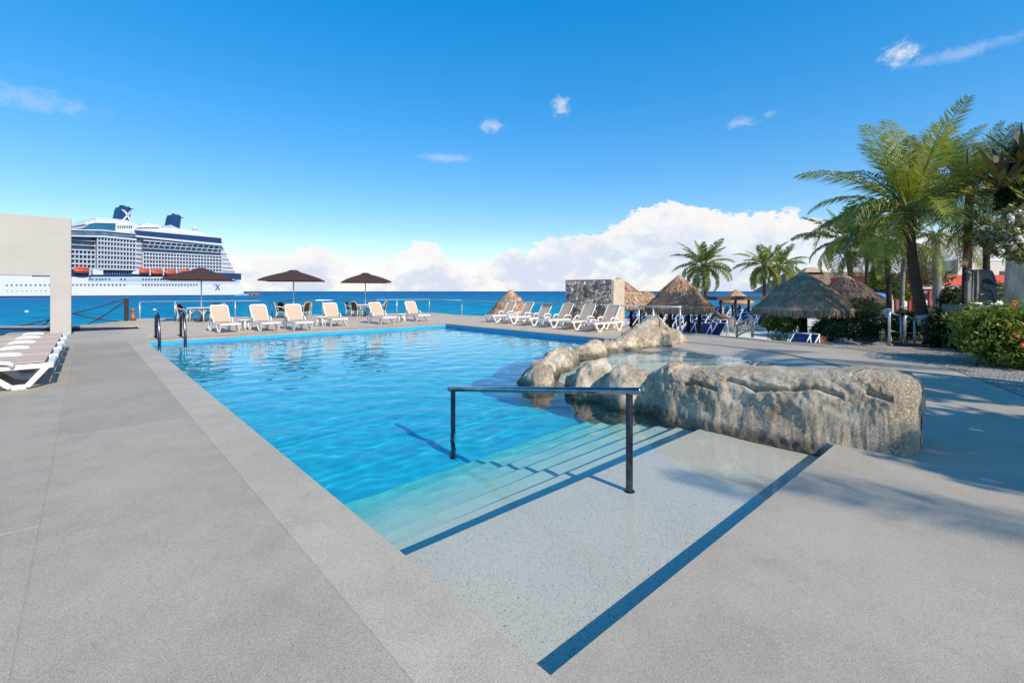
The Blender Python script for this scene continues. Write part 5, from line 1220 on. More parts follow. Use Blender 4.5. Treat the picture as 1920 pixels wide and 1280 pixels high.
for k, m in (('g', 'frond'), ('y', 'frond_yellow'), ('d', 'frond_dry')):
    FRN[k] = [frond_mesh('frond', 3.0, a, 50, 10 + i, m, lk=lk, droop=d_, wl=wl) for i, (a, lk, d_, wl) in enumerate([(0.5, .25, .40, .042), (1.0, .28, .75, .042), (1.5, .29, 1.0, .042), (2.0, .28, 1.15, .04)])]
for k, m in (('f', 'frond'), ('fy', 'frond_yellow')):
    FRN[k] = [frond_mesh('frond', 3.0, a, 36, 40 + i, m, lk=lk, droop=d_, wl=wl) for i, (a, lk, d_, wl) in enumerate([(0.6, .25, .5, .10), (1.1, .27, .85, .10), (1.6, .28, 1.0, .10), (2.1, .27, 1.1, .09)])]
def place_frond(parent, me, loc, azim, pitch, sc, roll=0.0, rel=True):
    o = link(bpy.data.objects.new('frond', me)); o.parent = parent
    o.matrix_local = Matrix.Translation(loc) @ Matrix.Rotation(azim, 4, 'Z') @ Matrix.Rotation(-pitch, 4, 'Y') @ Matrix.Rotation(roll, 4, 'X') @ Matrix.Scale(sc, 4)
    return o
def trunk_mesh(mb, pts, r0, r1, seed, n=12, ring=0.11):
    m = len(pts); fine = []; P = [Vector(p) for p in pts]
    tot = sum((b - a).length for a, b in zip(P, P[1:])); K = max(12, int(tot / (ring / 2)))
    def cr(t):
        f = t * (m - 1); i = min(int(f), m - 2); u_ = f - i; p0, p1, p2, p3 = P[max(i - 1, 0)], P[i], P[i + 1], P[min(i + 2, m - 1)]
        return 0.5 * ((2 * p1) + (p2 - p0) * u_ + (2 * p0 - 5 * p1 + 4 * p2 - p3) * u_ * u_ + (3 * p1 - p0 - 3 * p2 + p3) * u_ ** 3)
    rs = []
    for i in range(K + 1):
        q = i / K; fine.append(cr(q)); rs.append((r0 + (r1 - r0) * min(1, q * 1.15) + r0 * 0.45 * max(0, 1 - q * 9) ** 2) * (1 + (0.055 if i % 2 else -0.03)) * (1 + .04 * noise.noise(Vector((q * 20, seed, 0)))))
    mb.tube(fine, rs, n); return cr
def palm(label, base, top, L, nf=20, seed=1, r0=0.16, r1=0.11, paint=0.0, group='coconut palms', bark='trunk', mid=None, yel=0.15, skew=(0, 0), low=-35, dry=2, cat='palm tree', name='palm_tree', extra=(), far=False):
    rnd = random.Random(seed); base = Vector(base); top = Vector(top); t = thing(name, base, label, cat, 0, group)
    mids = mid or [base.lerp(top, .5) + Vector((rnd.uniform(-.1, .1), 0, 0))]
    mb = MB(); cr = trunk_mesh(mb, [base - Vector((0, 0, .15))] + mids + [top], r0, r1, seed); mb.build('trunk', bark, t, smooth=True)
    if paint:
        H = (top - base).length; pts = []; K = 14; qs = [paint * i / K for i in range(K + 1)]
        mb = MB(); mb.tube([cr(q) for q in qs], [(r0 + (r1 - r0) * min(1, q * 1.15) + r0 * .45 * max(0, 1 - q * 9) ** 2) * (1.065 + .02 * (i % 2)) + .004 for i, q in enumerate(qs)], 14); mb.build('painted_band', 'white_paint', t, smooth=True)
    mb = MB(); vt = top - base
    for _ in range(46):                      # dry fibre and old leaf bases under the crown
        a = rnd.uniform(0, 6.28); z = rnd.uniform(-.5, .18); p = vt + Vector((math.cos(a) * r1 * 1.05, math.sin(a) * r1 * 1.05, z)); l_ = rnd.uniform(.2, .5); d_ = Vector((math.cos(a) * .6, math.sin(a) * .6, rnd.uniform(-.8, .7))).normalized() * l_; w_ = Vector((-math.sin(a), math.cos(a), 0)) * .04
        mb.add([p - w_, p + w_, p + d_ + w_ * .3, p + d_ - w_ * .3], [(0, 1, 2, 3)])
    tag(mb.build('fibre', 'fibre', t, local=True), kind='stuff')
    sc = L / 3.0
    for i in range(nf):
        q = (i + .5) / nf; pitch = R(82 - (82 - low) * q ** 0.85 + rnd.uniform(-8, 8)); azim = i * 2.39996 + seed + rnd.uniform(-.25, .25)
        kind = 'y' if rnd.random() < yel else 'g'; sh = 0 if q < .25 else (1 if q < .55 else (2 if q < .82 else 3)); sh = max(0, min(3, sh + rnd.choice((-1, 0, 0, 0))))
        if far: kind = 'fy' if kind == 'y' else 'f'
        if dry and i >= nf - dry: kind = 'd'
        place_frond(t, FRN[kind][sh], vt + Vector((math.cos(azim) * r1 * .7, math.sin(azim) * r1 * .7, .12 * (1 - q))), azim, pitch, sc * rnd.uniform(.82, 1.08) * (0.8 if q < .1 else 1), rnd.uniform(-.35, .35))
    for azd, pit, kind, sh, s_ in extra: place_frond(t, FRN[kind][sh], vt, R(azd), R(pit), sc * s_, rnd.uniform(-.2, .2))
    return t
def PB(px, Y, z): return D(px, Y, z)
CP = 'coconut palms'
palm('tallest coconut palm with a curved dark trunk painted white at its foot', D(1752, 14.3, 0.0 - .03), D(1704, 14.3, Zt(398, 14.3)), 3.1, 28, 4, 0.175, 0.12, paint=0.30, mid=[D(1727, 14.3, Zt(580, 14.3)), D(1710, 14.3, Zt(480, 14.3))], yel=.45, low=-2, dry=1, group=CP,
     extra=[(-75, 40, 'y', 3, .95), (-140, -5, 'y', 2, .95), (-10, 35, 'y', 2, 1.05), (-165, 18, 'y', 2, .9), (-110, 20, 'y', 2, .9), (172, 5, 'g', 1, 1.05), (178, -12, 'g', 2, 1.05), (80, 82, 'g', 0, 1.1), (60, 70, 'g', 0, 1.15), (100, 68, 'g', 0, 1.0)])
palm('straight coconut palm right of the tallest one, its trunk rising past the carved stone', D(1809, 15.6, -.1), D(1818, 15.6, Zt(360, 15.6)), 2.7, 36, 9, 0.135, 0.11, mid=[D(1814, 15.6, Zt(480, 15.6))], yel=.08, group=CP, low=-14, extra=[(50, 62, 'g', 0, 1.1), (40, 52, 'g', 1, 1.1), (70, 66, 'g', 0, 1.05)])
palm('coconut palm with a slim leaning trunk in front of the thatched hall', D(1604, 30, -1), D(1584, 30, Zt(452, 30)), 3.1, 24, 12, 0.17, 0.14, yel=.05, group=CP, low=-30, far=True, dry=1, mid=[D(1593, 30, Zt(500, 30))])
palm('slim palm with a white painted foot behind the two short steel handrails', D(1664, 17, -.6), D(1660, 17, Zt(448, 17)), 1.8, 15, 15, 0.10, 0.075, paint=0.40, yel=.35, group=CP, low=-30, dry=2)
palm('slim pale palm with white foot left of the tallest trunk', D(1691, 19.5, -.75), D(1697, 19.5, Zt(455, 19.5)), 2.2, 20, 18, 0.10, 0.08, paint=0.40, yel=.35, bark='pale_trunk', group=CP, low=-45, dry=3)
palm('short dark palm before the right end of the thatched roof', D(1629, 28, -1), D(1626, 28, Zt(468, 28)), 2.3, 18, 21, 0.12, 0.1, yel=.05, group=CP, low=-30, far=True)
palm('smooth grey royal palm behind the tallest trunk with a white foot', D(1757, 24, -1), D(1754, 24, Zt(440, 24)), 2.7, 18, 24, 0.22, 0.17, bark='pale_trunk', paint=.33, yel=.30, group=CP, low=-50, dry=2)
palm('coconut palm directly behind the brown palapa on the beach', D(1326, 44, -1), D(1319, 44, Zt(498, 44)), 3.2, 32, 27, 0.2, 0.15, yel=.12, group='palms on the beach', low=-38, far=True, dry=0)
palm('left palm of the beach pair behind the largest palapa', D(1433, 47, -1), D(1433, 47, Zt(497, 47)), 2.9, 26, 30, 0.18, 0.14, yel=.10, group='palms on the beach', low=-45, far=True, dry=0)
palm('right palm of the beach pair, leaning right, behind the largest palapa', D(1450, 49, -1), D(1462, 49, Zt(500, 49)), 2.9, 26, 33, 0.18, 0.14, yel=.2, group='palms on the beach', low=-35, far=True, dry=0)

# ================================================================== SHRUBS
def leaf_cloud(name, parent, blobs, n, size, mat, seed, shell=0.55, tilt=0.7, stems=True):
    rng = np.random.default_rng(seed); vols = np.array([b[1][0] * b[1][1] * b[1][2] for b in blobs]); vols = vols ** 0.75; vols /= vols.sum(); off = np.array(chain_loc(parent))
    V_ = []
    for (c, r_), f in zip(blobs, vols):
        m = int(n * f); d_ = rng.normal(size=(m, 3)); d_ /= np.linalg.norm(d_, axis=1)[:, None]; rad = shell + (1 - shell) * rng.random(m) ** 0.7; rad *= 1 + 0.22 * np.sin(d_[:, 0] * 5 + seed) * np.cos(d_[:, 2] * 6 + d_[:, 1] * 4)
        P = np.array(c) + d_ * np.array(r_) * rad[:, None]
        nrm = d_ + rng.normal(size=(m, 3)) * tilt; nrm[:, 2] += 0.8; nrm /= np.linalg.norm(nrm, axis=1)[:, None]
        a = np.cross(nrm, rng.normal(size=(m, 3))); a /= np.linalg.norm(a, axis=1)[:, None]; b = np.cross(nrm, a); s = size * rng.uniform(.6, 1.3, m)[:, None]
        q = np.stack([P - a * s, P - b * s * .42 + nrm * s * .12, P + a * s, P + b * s * .42 + nrm * s * .12], 1); V_.append(q.reshape(-1, 3))
    VV = np.concatenate(V_) - off; k = len(VV) // 4
    me = bpy.data.meshes.new(name); me.from_pydata([tuple(x) for x in VV], [], [(4 * i, 4 * i + 1, 4 * i + 2, 4 * i + 3) for i in range(k)]); me.materials.append(M[mat]); o = link(bpy.data.objects.new(name, me)); o.parent = parent; tag(o, kind='stuff'); return o
def stems(parent, base, blobs, mat='dark_wood', seed=0, r_=0.02, each=3):
    rnd = random.Random(seed); mb = MB()
    for c, r in blobs:
        for _ in range(each):
            e_ = Vector(c) + Vector((rnd.uniform(-.6, .6) * r[0], rnd.uniform(-.6, .6) * r[1], rnd.uniform(-.2, .7) * r[2])); b_ = Vector((c[0] + rnd.uniform(-.2, .2), c[1] + rnd.uniform(-.2, .2), base)); m_ = b_.lerp(e_, .5) + Vector((rnd.uniform(-.1, .1), rnd.uniform(-.1, .1), 0)); mb.tube([b_, m_, e_], [r_, r_ * .7, r_ * .3], 5)
    return tag(mb.build('stem', mat, parent, smooth=True), kind='stuff')
# flowering hedge at the right
hb_ = [((9.75, 9.95, .72), (.62, .55, .66)), ((10.5, 10.0, .72), (.75, .62, .70)), ((11.3, 9.9, .70), (.8, .7, .72)), ((12.2, 10.2, .8), (.9, .9, .72)), ((10.1, 9.55, .42), (.55, .5, .45)), ((10.9, 9.35, .45), (.7, .5, .5)), ((11.6, 9.4, .45), (.7, .5, .5)), ((10.4, 10.6, .8), (.9, .5, .55)), ((13.2, 9.8, .8), (.9, .9, .75))]
hb_ = [((c[0] + .42, c[1], c[2]), r) for c, r in hb_]
hd = thing('flowering_hedge', (10.8, 9.9, 0), 'sunlit green hedge with orange flowers at the right edge', 'hedge')
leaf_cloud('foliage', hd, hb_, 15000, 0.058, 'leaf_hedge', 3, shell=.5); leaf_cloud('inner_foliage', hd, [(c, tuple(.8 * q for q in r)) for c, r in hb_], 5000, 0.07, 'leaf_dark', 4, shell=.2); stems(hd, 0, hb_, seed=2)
rnd = random.Random(44); fm = None
for i in range(44):
    c, r = rnd.choice([hb_[0], hb_[1], hb_[4], hb_[5], hb_[2], hb_[4]]); a = rnd.uniform(-2.6, -.4) if rnd.random() < .75 else rnd.uniform(-3, 1); ez = rnd.uniform(-.35, .9); p = Vector(c) + Vector((math.cos(a) * math.cos(ez) * r[0], math.sin(a) * math.cos(ez) * r[1], math.sin(ez) * r[2])) * 1.25
    if i == 0 or fm is None:
        mb = MB(); r2 = random.Random(5)
        for _ in range(22):
            d_ = Vector((r2.gauss(0, 1), r2.gauss(0, 1), r2.gauss(.4, .8))).normalized(); q = d_ * .05; b_ = d_.orthogonal().normalized() * .022; e_ = d_.cross(b_); mb.add([q - b_, q + e_, q + b_, q - e_], [(0, 1, 2, 3)])
        fm = bpy.data.meshes.new('flower_cluster'); fm.from_pydata([tuple(v) for v in mb.v], [], mb.f); fm.materials.append(M['flower'])
    o = link(bpy.data.objects.new('flower_cluster', fm)); o.parent = hd; o.location = p - Vector(hd.location); o.rotation_euler = (rnd.random(), rnd.random(), rnd.random() * 6); s_ = rnd.uniform(.55, 1.15); o.scale = (s_, s_, s_)
def shrub(label, blobs, n, size, mat, seed, cat='shrub', name='shrub', base=None, group=None, stm=True):
    zb = base if base is not None else min(c[2] - r[2] for c, r in blobs); c = blobs[0][0]
    t = thing(name, (c[0], c[1], zb), label, cat, 0, group); leaf_cloud('foliage', t, blobs, n, size, mat, seed)
    if stm: stems(t, zb, blobs, seed=seed)
    return t
def bl2(px, Y, py, rx, ry, dep=None): rxm, rzm = rx * Y / FPX, ry * Y / FPX; return (tuple(D(px, Y, Zt(py, Y))), (rxm, dep or rxm * .8, rzm))
shrub('dark shrub mass between the white footed palm and the hedge', [bl2(1765, 13.6, 620, 34, 36), bl2(1800, 13, 630, 30, 40), bl2(1788, 14.2, 598, 30, 30), bl2(1826, 12.2, 640, 30, 34)], 5200, 0.075, 'leaf_dark', 8, base=-.1)
shrub('tall dark shrub behind the carved stone beside the red door', [bl2(1788, 17, 570, 24, 34), bl2(1772, 17.5, 590, 18, 20)], 2200, .08, 'leaf_dark', 9, base=-.5)
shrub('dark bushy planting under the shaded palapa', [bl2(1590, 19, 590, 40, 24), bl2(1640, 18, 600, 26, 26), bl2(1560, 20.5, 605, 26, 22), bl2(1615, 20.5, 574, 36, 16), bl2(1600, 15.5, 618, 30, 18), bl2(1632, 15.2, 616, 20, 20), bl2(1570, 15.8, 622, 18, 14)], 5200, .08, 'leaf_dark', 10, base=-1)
shrub('green bush under the left side of the largest palapa', [bl2(1448, 19.4, 604, 20, 18), bl2(1474, 19.0, 606, 20, 20), bl2(1462, 19.8, 590, 18, 12), bl2(1490, 19.6, 598, 12, 18)], 3600, .06, 'leaf_hedge', 11, base=-1)
shrub('low dark bush right of the thick palapa post', [bl2(1545, 18, 618, 24, 20), bl2(1570, 17.4, 625, 20, 16)], 2200, .07, 'leaf_dark', 12, base=-.9)
shrub('yellow green bush under the palms by the red roof band', [bl2(1655, 26, 540, 30, 16), bl2(1690, 25, 548, 26, 14), bl2(1640, 27, 520, 12, 18)], 2600, .11, 'leaf_hedge', 13, base=-1)
shrub('dark bush beside the short steel handrails', [bl2(1700, 15.6, 606, 30, 26), bl2(1732, 15.2, 596, 20, 26), bl2(1680, 16.5, 612, 22, 22)], 3600, .075, 'leaf_dark', 14, base=-.4)
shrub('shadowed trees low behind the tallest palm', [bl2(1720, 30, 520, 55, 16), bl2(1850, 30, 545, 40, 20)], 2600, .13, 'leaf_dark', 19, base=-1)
def spiky(label, c, L, n, mat, seed, group, name='cordyline', cat='plant', w=0.05, pit=(20, 80), bend=.6):
    rnd = random.Random(seed); c = Vector(c); t = thing(name, c, label, cat, 0, group)
    for i in range(n):
        mb = MB(); a = i * 2.4 + rnd.uniform(-.3, .3); pt = R(rnd.uniform(*pit)); l_ = L * rnd.uniform(.7, 1.1); p = Vector((0, 0, 0)); sd_ = Vector((-math.sin(a), math.cos(a), 0)); vs = []
        K = 6
        for k in range(K + 1):
            q = k / K; ww = w * L * (0.55 + 1.2 * q * (1 - q) * 2) * (1 - q ** 3); vs += [p - sd_ * ww, p + sd_ * ww + Vector((0, 0, .0))]; an = pt - bend * q * q * 1.6; p = p + Vector((math.cos(a) * math.cos(an), math.sin(a) * math.cos(an), math.sin(an))) * l_ / K
        mb.add(vs, [(2 * k, 2 * k + 1, 2 * k + 3, 2 * k + 2) for k in range(K)]); mb.build('leaf', mat, t, local=True, smooth=True)
    return t
for i, (px, Y, py, L, lab) in enumerate([(1748, 13.3, 612, .42, 'dark red cordyline touching the white painted palm foot'), (1772, 13.1, 600, .5, 'dark red cordyline between the white palm foot and the hedge'), (1796, 12.9, 612, .5, 'dark red cordyline tucked against the left end of the hedge')]):
    spiky(lab, D(px, Y, Zt(py, Y) - .1), L, 16, 'leaf_red', 60 + i, 'red cordylines by the hedge')
def areca(label, px, Y, zb, L, n, seed, group='arching palm clumps'):
    rnd = random.Random(seed); t = thing('areca_palm', D(px, Y, zb), label, 'plant', 0, group)
    for i in range(n):
        a = i * 2.4 + rnd.uniform(-.4, .4); place_frond(t, FRN['g'][rnd.choice((1, 2))], Vector((rnd.uniform(-.15, .15), rnd.uniform(-.15, .15), .0)), a, R(rnd.uniform(38, 82)), L / 3 * rnd.uniform(.7, 1.1), rnd.uniform(-.4, .4))
areca('arching palm clump below the blue canopy', 1650, 19, -.9, 1.7, 16, 71); areca('arching palm clump right of the largest palapa eave', 1604, 18.4, -.9, 1.7, 16, 72); areca('small arching palm left of the thick palapa post', 1470, 18.6, -.95, 1.2, 14, 73); areca('arching palm clump behind the tallest palm foot', 1724, 17, -.6, 1.5, 14, 74)
# big whitish trunk at the right edge with bromeliads and a flowering vine
tr0 = Vector((14.0, 12.6, -.1)); fig = thing('old_tree', tr0, 'massive old tree with a whitish furrowed trunk at the right edge', 'tree')
mb = MB(); n = 30; K = 36; vs = []
for i in range(K + 1):
    z = 4.95 * i / K; rr_ = .56 - .05 * z / 6 + .35 * max(0, .8 - z) ** 2
    for k in range(n):
        a = 2 * math.pi * k / n; fl_ = 1 + .16 * noise.noise(Vector((math.cos(a) * 2.2, math.sin(a) * 2.2, z * .22))) + .09 * math.sin(a * 7 + .6 * z + 2 * noise.noise(Vector((0, 0, z))))
        vs.append((tr0.x + math.cos(a) * rr_ * fl_ + .05 * z * .3, tr0.y + math.sin(a) * rr_ * fl_, z - .1))
mb.add(vs, [(i * n + k, i * n + (k + 1) % n, (i + 1) * n + (k + 1) % n, (i + 1) * n + k) for i in range(K) for k in range(n)]); mb.build('trunk', 'fig_bark', fig, smooth=True)
rnd = random.Random(8)
for i in range(4):
    a = rnd.uniform(-.6, 1.6); mb = MB(); p = Vector((tr0.x + .1, tr0.y, 4.7)); e_ = p + Vector((math.cos(a) * 1.3, math.sin(a) * 1.2, rnd.uniform(.5, 1.3))); mb.tube([p, p.lerp(e_, .5) + Vector((0, 0, .15)), e_], [.12, .07, .03], 7); mb.build('branch', 'fibre', fig, smooth=True)
mb = MB()
for _ in range(60):                         # hanging fibre skirt
    a = rnd.uniform(2.2, 5.4); p = Vector((tr0.x + .08 + math.cos(a) * .57, tr0.y + math.sin(a) * .57, rnd.uniform(4.2, 5.0))); l_ = rnd.uniform(.2, .6); w_ = Vector((-math.sin(a), math.cos(a), 0)) * .03; d_ = Vector((math.cos(a) * .12, math.sin(a) * .12, -l_)); mb.add([p - w_, p + w_, p + d_ + w_ * .3, p + d_ - w_ * .3], [(0, 1, 2, 3)])
tag(mb.build('fibre', 'fibre', fig), kind='stuff')
leaf_cloud('crown', fig, [bl2(1912, 12.3, 330, 30, 34, .4), bl2(1890, 12.6, 372, 20, 30, .3), bl2(1925, 12.2, 285, 24, 24, .4)], 2600, .10, 'leaf_dark', 61, shell=.2)
spiky('large brownish bromeliad on the left flank of the old tree', D(1876, 12.0, Zt(352, 12.0)), 1.3, 26, 'leaf_brom', 80, 'bromeliads on the old tree', 'bromeliad', 'bromeliad', .05, (15, 85), .45)
spiky('upper bromeliad at the top right corner of the old tree', D(1916, 12.0, Zt(305, 12.0)), 1.2, 22, 'leaf_brom', 81, 'bromeliads on the old tree', 'bromeliad', 'bromeliad', .045, (10, 88), .3)
vb = [bl2(1900, 11.4, 432, 34, 26, .35), bl2(1880, 11.6, 458, 34, 22, .35), bl2(1850, 11.8, 445, 24, 20, .3), bl2(1915, 11.4, 470, 22, 24, .3), bl2(1900, 11.5, 400, 20, 14, .3)]
vine = shrub('pale flowering vine with white blossoms hanging on the old tree', vb, 3800, .05, 'leaf_grey', 15, 'vine', 'flowering_vine', base=2.1, stm=False)
rnd = random.Random(4)
for i in range(26):
    c, r = rnd.choice(vb); p = Vector(c) + Vector((rnd.uniform(-1, 1) * r[0], -r[1] * rnd.uniform(.6, 1.05), rnd.uniform(-.9, .9) * r[2])); o = link(bpy.data.objects.new('blossom', fm.copy() if i == 0 else wf)); 
    if i == 0: wf = o.data; wf.materials.clear(); wf.materials.append(M['white_flower'])
    o.parent = vine; o.location = p - Vector(vine.location); o.rotation_euler = (rnd.random(), rnd.random(), rnd.random() * 6); o.scale = (1.3, 1.3, 1.3)
areca_t = palm('short dark palm crown hanging left of the old tree', D(1852, 14.5, 0), D(1850, 14.5, Zt(420, 14.5)), 1.5, 16, 41, .10, .08, yel=0, group=CP, low=-50, dry=2)

# ================================================================== RIGHT SIDE OBJECTS
# carved dark stone with a rounded shoulder and a spiral hook
sY = 13.0; s0 = D(1843, sY, 0); stl = thing('carved_stone', s0, 'dark carved standing stone with a rounded corner and a hooked relief behind the hedge', 'sculpture')
def spx(px, py, dy=0.0): return Vector(((px - 960) / FPX * sY, sY + dy, Zt(py, sY)))
face = [(1822, 567), (1826, 505), (1856, 504.5), (1862, 508), (1866, 516), (1869, 528), (1870, 567)]
mb = MB(); mb.prism([spx(a, b) for a, b in face], (0, 1, 0), .12); bevel(mb.build('slab', 'stele', stl), .02, 2)
side_ = [(1815, 567), (1815.5, 527), (1819, 522), (1819, 512), (1815, 510), (1817, 504.5), (1823, 504.8), (1821, 567)]
mb = MB(); mb.prism([spx(a, b, .01) for a, b in side_], (0, 1, 0), .09); mb.build('side_tablet', 'stele', stl)
hook = [(1841, 531), (1848, 533), (1856, 533.5), (1862, 537), (1865, 546), (1867, 562), (1861, 562), (1858, 549), (1853, 543.5), (1846, 543), (1841, 540)]
mb = MB(); mb.prism([spx(a, b, -.08) for a, b in hook], (0, 1, 0), .085); bevel(mb.build('hook_relief', 'stele', stl), .015)
mb = MB(); mb.prism([spx(a, b, -.012) for a, b in [(1840, 530), (1843, 524), (1850, 522), (1858, 525), (1864, 532), (1862, 536), (1856, 533), (1848, 532.5), (1842, 530.8)]], (0, 1, 0), .02); mb.build('hollow_shade', 'glass', stl)  # thin dark plate painted as the shade inside the carved recess
mb = MB(); mb.prism([spx(a, b, -.07) for a, b in [(1833, 553), (1833, 550), (1855, 550), (1856, 553.5)]], (0, 1, 0), .075); mb.build('ledge', 'stele', stl)
mb = MB(); mb.prism([spx(a, b, -.05) for a, b in [(1828, 566), (1829.5, 507), (1832, 507), (1830.5, 566)]], (0, 1, 0), .055); mb.build('rib', 'stele', stl)
mb = MB(); mb.box((s0.x, sY + .2, .60), (1.2, .8, 1.25)); mb.build('plinth', 'stele', stl)
# pair of short steel handrails down to the beach
def stair_rail(label, a, b, za, zb, ga, gb, mat='steel', r_=.034, grp='short steel handrails'):
    t = thing('stair_rail', a, label, 'handrail', 0, grp); A = Vector((a.x, a.y, za)); B = Vector((b.x, b.y, zb))
    d_ = (B - A).normalized(); mb = MB(); mb.tube([Vector((a.x, a.y, ga)), Vector((a.x, a.y, za - .09)), Vector((a.x, a.y, za - .03)) + d_ * .02, A + d_ * .09, B - d_ * .04, B], r_, 10); mb.build('rail', mat, t, smooth=True)
    mb = MB(); mb.tube([Vector((b.x, b.y, gb)), Vector((b.x, b.y, zb - .01))], r_ * .9, 10); mb.build('post', mat, t, smooth=True)
    mb = MB(); m1, m2 = A.lerp(Vector((a.x, a.y, ga)), .55), B.lerp(Vector((b.x, b.y, gb)), .45); mb.tube([m1, m2], r_ * .5, 6); mb.build('mid_rail', mat, t, smooth=True)
a, b2 = D(1667.5, 13.75), D(1689.5, 14.9); stair_rail('nearer of two short steel handrails left of the white palm foot', a, b2, Zt(585.5, a.y), Zt(593.5, b2.y), 0, -.35)
a, b2 = D(1696.5, 13.85), D(1714.5, 14.9); stair_rail('right hand short steel handrail touching the white palm foot', a, b2, Zt(592, a.y), Zt(598.5, b2.y), 0, -.35)
a, b2 = D(1411, 16.3), D(1382, 17.2); stair_rail('pale stair rail sloping down to the cane chairs on the sand', a, b2, Zt(594.5, a.y), Zt(610, b2.y), 0, -.5, 'cream_stone', .05, None)
# blue tarp canopy
tY = 24; tp = thing('blue_canopy', D(1650, tY, -1), 'bright blue cloth canopy beside the shaded palapa', 'canopy')
mb = MB(); vs = []; K = 10
for i in range(K + 1):
    q = i / K
    for j in range(5): vs.append(tuple(D(1623 + 50 * q, tY + j * .5, Zt(545.5 + 9 * q - 2 * j * 0 + 2.2 * math.sin(q * 9) * .4, tY) - .06 * j + .10 * math.sin(j * 1.5))))
mb.add(vs, [(i * 5 + j, i * 5 + j + 1, (i + 1) * 5 + j + 1, (i + 1) * 5 + j) for i in range(K) for j in range(4)])
k0 = len(mb.v); mb.v += [tuple(Vector(vs[i * 5]) + Vector((0, 0, -.22))) for i in range(K + 1)]; mb.f += [(i * 5, (i + 1) * 5, k0 + i + 1, k0 + i) for i in range(K)]
mb.build('cloth', 'tarp', tp, smooth=True)
for px, dy in ((1624, 0), (1672, 0), (1672, 2), (1624, 2)): p = D(px, tY + dy); mb = MB(); mb.tube([(p.x, p.y, -1.05), (p.x, p.y, Zt(549, tY) - .1)], .04, 6); mb.build('pole', 'steel', tp)
# garden boulders and pots at the deck edge
def lump(name, label, c, r, mat, seed, cat, group=None):
    o = bpy.data.meshes.new(name); bm = bmesh.new(); bmesh.ops.create_icosphere(bm, subdivisions=4, radius=1); off = Vector((seed * 3.3, 1, 2))
    for v in bm.verts: k = 1 + .22 * noise.fractal(v.co * 1.2 + off, 1, 2, 4); v.co = Vector((v.co.x * r[0] * k, v.co.y * r[1] * k, v.co.z * r[2] * k))
    bm.to_mesh(o); bm.free(); o.polygons.foreach_set('use_smooth', [True] * len(o.polygons)); o.materials.append(M[mat]); ob = link(bpy.data.objects.new(name, o)); ob.location = c; return tag(ob, label, cat, group)
lump('garden_rock', 'large grey garden rock in the shade beside the short steel handrails', D(1617, 16.6, -.1), (.5, .45, .40), 'grey_rock', 3, 'rock'); lump('garden_rock', 'smaller grey garden rock left of the large shaded one', D(1588, 16.8, -.25), (.4, .4, .36), 'grey_rock', 5, 'rock')
lump('garden_rock', 'pale flat rock on the edge of the planting under the palms', D(1650, 13.95, -.03), (.35, .22, .12), 'grey_rock', 6, 'rock'); lump('garden_rock', 'small pale rock below the garden shrubs', D(1590, 14.35, -.04), (.42, .22, .10), 'grey_rock', 7, 'rock')
def pot(label, px, Y, zb, s, mat='terracotta', grp='terracotta pots'):
    c = D(px, Y, zb); t = thing('plant_pot', c, label, 'pot', 0, grp); mb = MB(); mb.lathe([(.12 * s, 0), (.22 * s, .12 * s), (.25 * s, .3 * s), (.2 * s, .42 * s), (.23 * s, .46 * s), (.19 * s, .47 * s), (.17 * s, .38 * s)], 20, tuple(c)); mb.build('body', mat, t, smooth=True)
    mb = MB(); mb.lathe([(.17 * s, .385 * s), (.02, .39 * s)], 16, tuple(c)); mb.build('soil', 'soil', t)
pot('dull red round pot in the shadows right of the palapa post', 1546, 16.3, -.55, 1.2, 'dark_red', None); pot('brown pot at the deck edge next to the two blue loungers', 1530, 15.6, -.3, .9); pot('brown pot behind the one at the deck edge', 1540, 15.9, -.4, 1.0)
c = D(1352, 33, -1.0); drm = thing('waste_barrel', c, 'dark brown barrel beside the post of the brown palapa', 'barrel')
mb = MB(); mb.lathe([(.32, 0), (.36, .05), (.38, .5), (.36, .95), (.33, 1.0)], 18, tuple(c)); mb.build('body', 'wood', drm, smooth=True)
for z_ in (.2, .75): mb = MB(); mb.lathe([(.385, z_), (.392, z_ + .03), (.385, z_ + .06)], 18, tuple(c)); mb.build('hoop', 'dark_steel', drm)
# pale cane chairs on the sand
gc = make_chair('cane_chair', 'grey_wicker', 'grey_wicker', 'pale cane chairs on the sand')
for i, (px, Y, rz, lab) in enumerate([(1351, 28.6, .2, 'pale cane chair nearest the dark barrel'), (1368, 28.2, 1.4, 'pale cane chair seen from behind beside the stair rail'), (1396, 29.4, 2.8, 'pale cane chair seen through the sloping stair rail')]):
    o = gc if i == 0 else copy_tree(gc); p = D(px, Y); o.location = (p.x, p.y, -1.0); o.rotation_euler.z = rz; o['label'] = lab; o.scale = (1.08,) * 3
c = D(1383, 29.6, -1.0); tb3 = thing('cane_table', c, 'low cane table among the pale chairs on the sand', 'table'); mb = MB(); mb.lathe([(.42, .66), (.44, .69), (.42, .71)], 18, tuple(c)); mb.build('tabletop', 'grey_wicker', tb3)
for k in range(4): a = k * math.pi / 2 + .4; mb = MB(); mb.tube([(c.x + .3 * math.cos(a), c.y + .3 * math.sin(a), -1.0), (c.x + .25 * math.cos(a), c.y + .25 * math.sin(a), -.33)], .03, 7); mb.build('leg', 'grey_wicker', tb3)

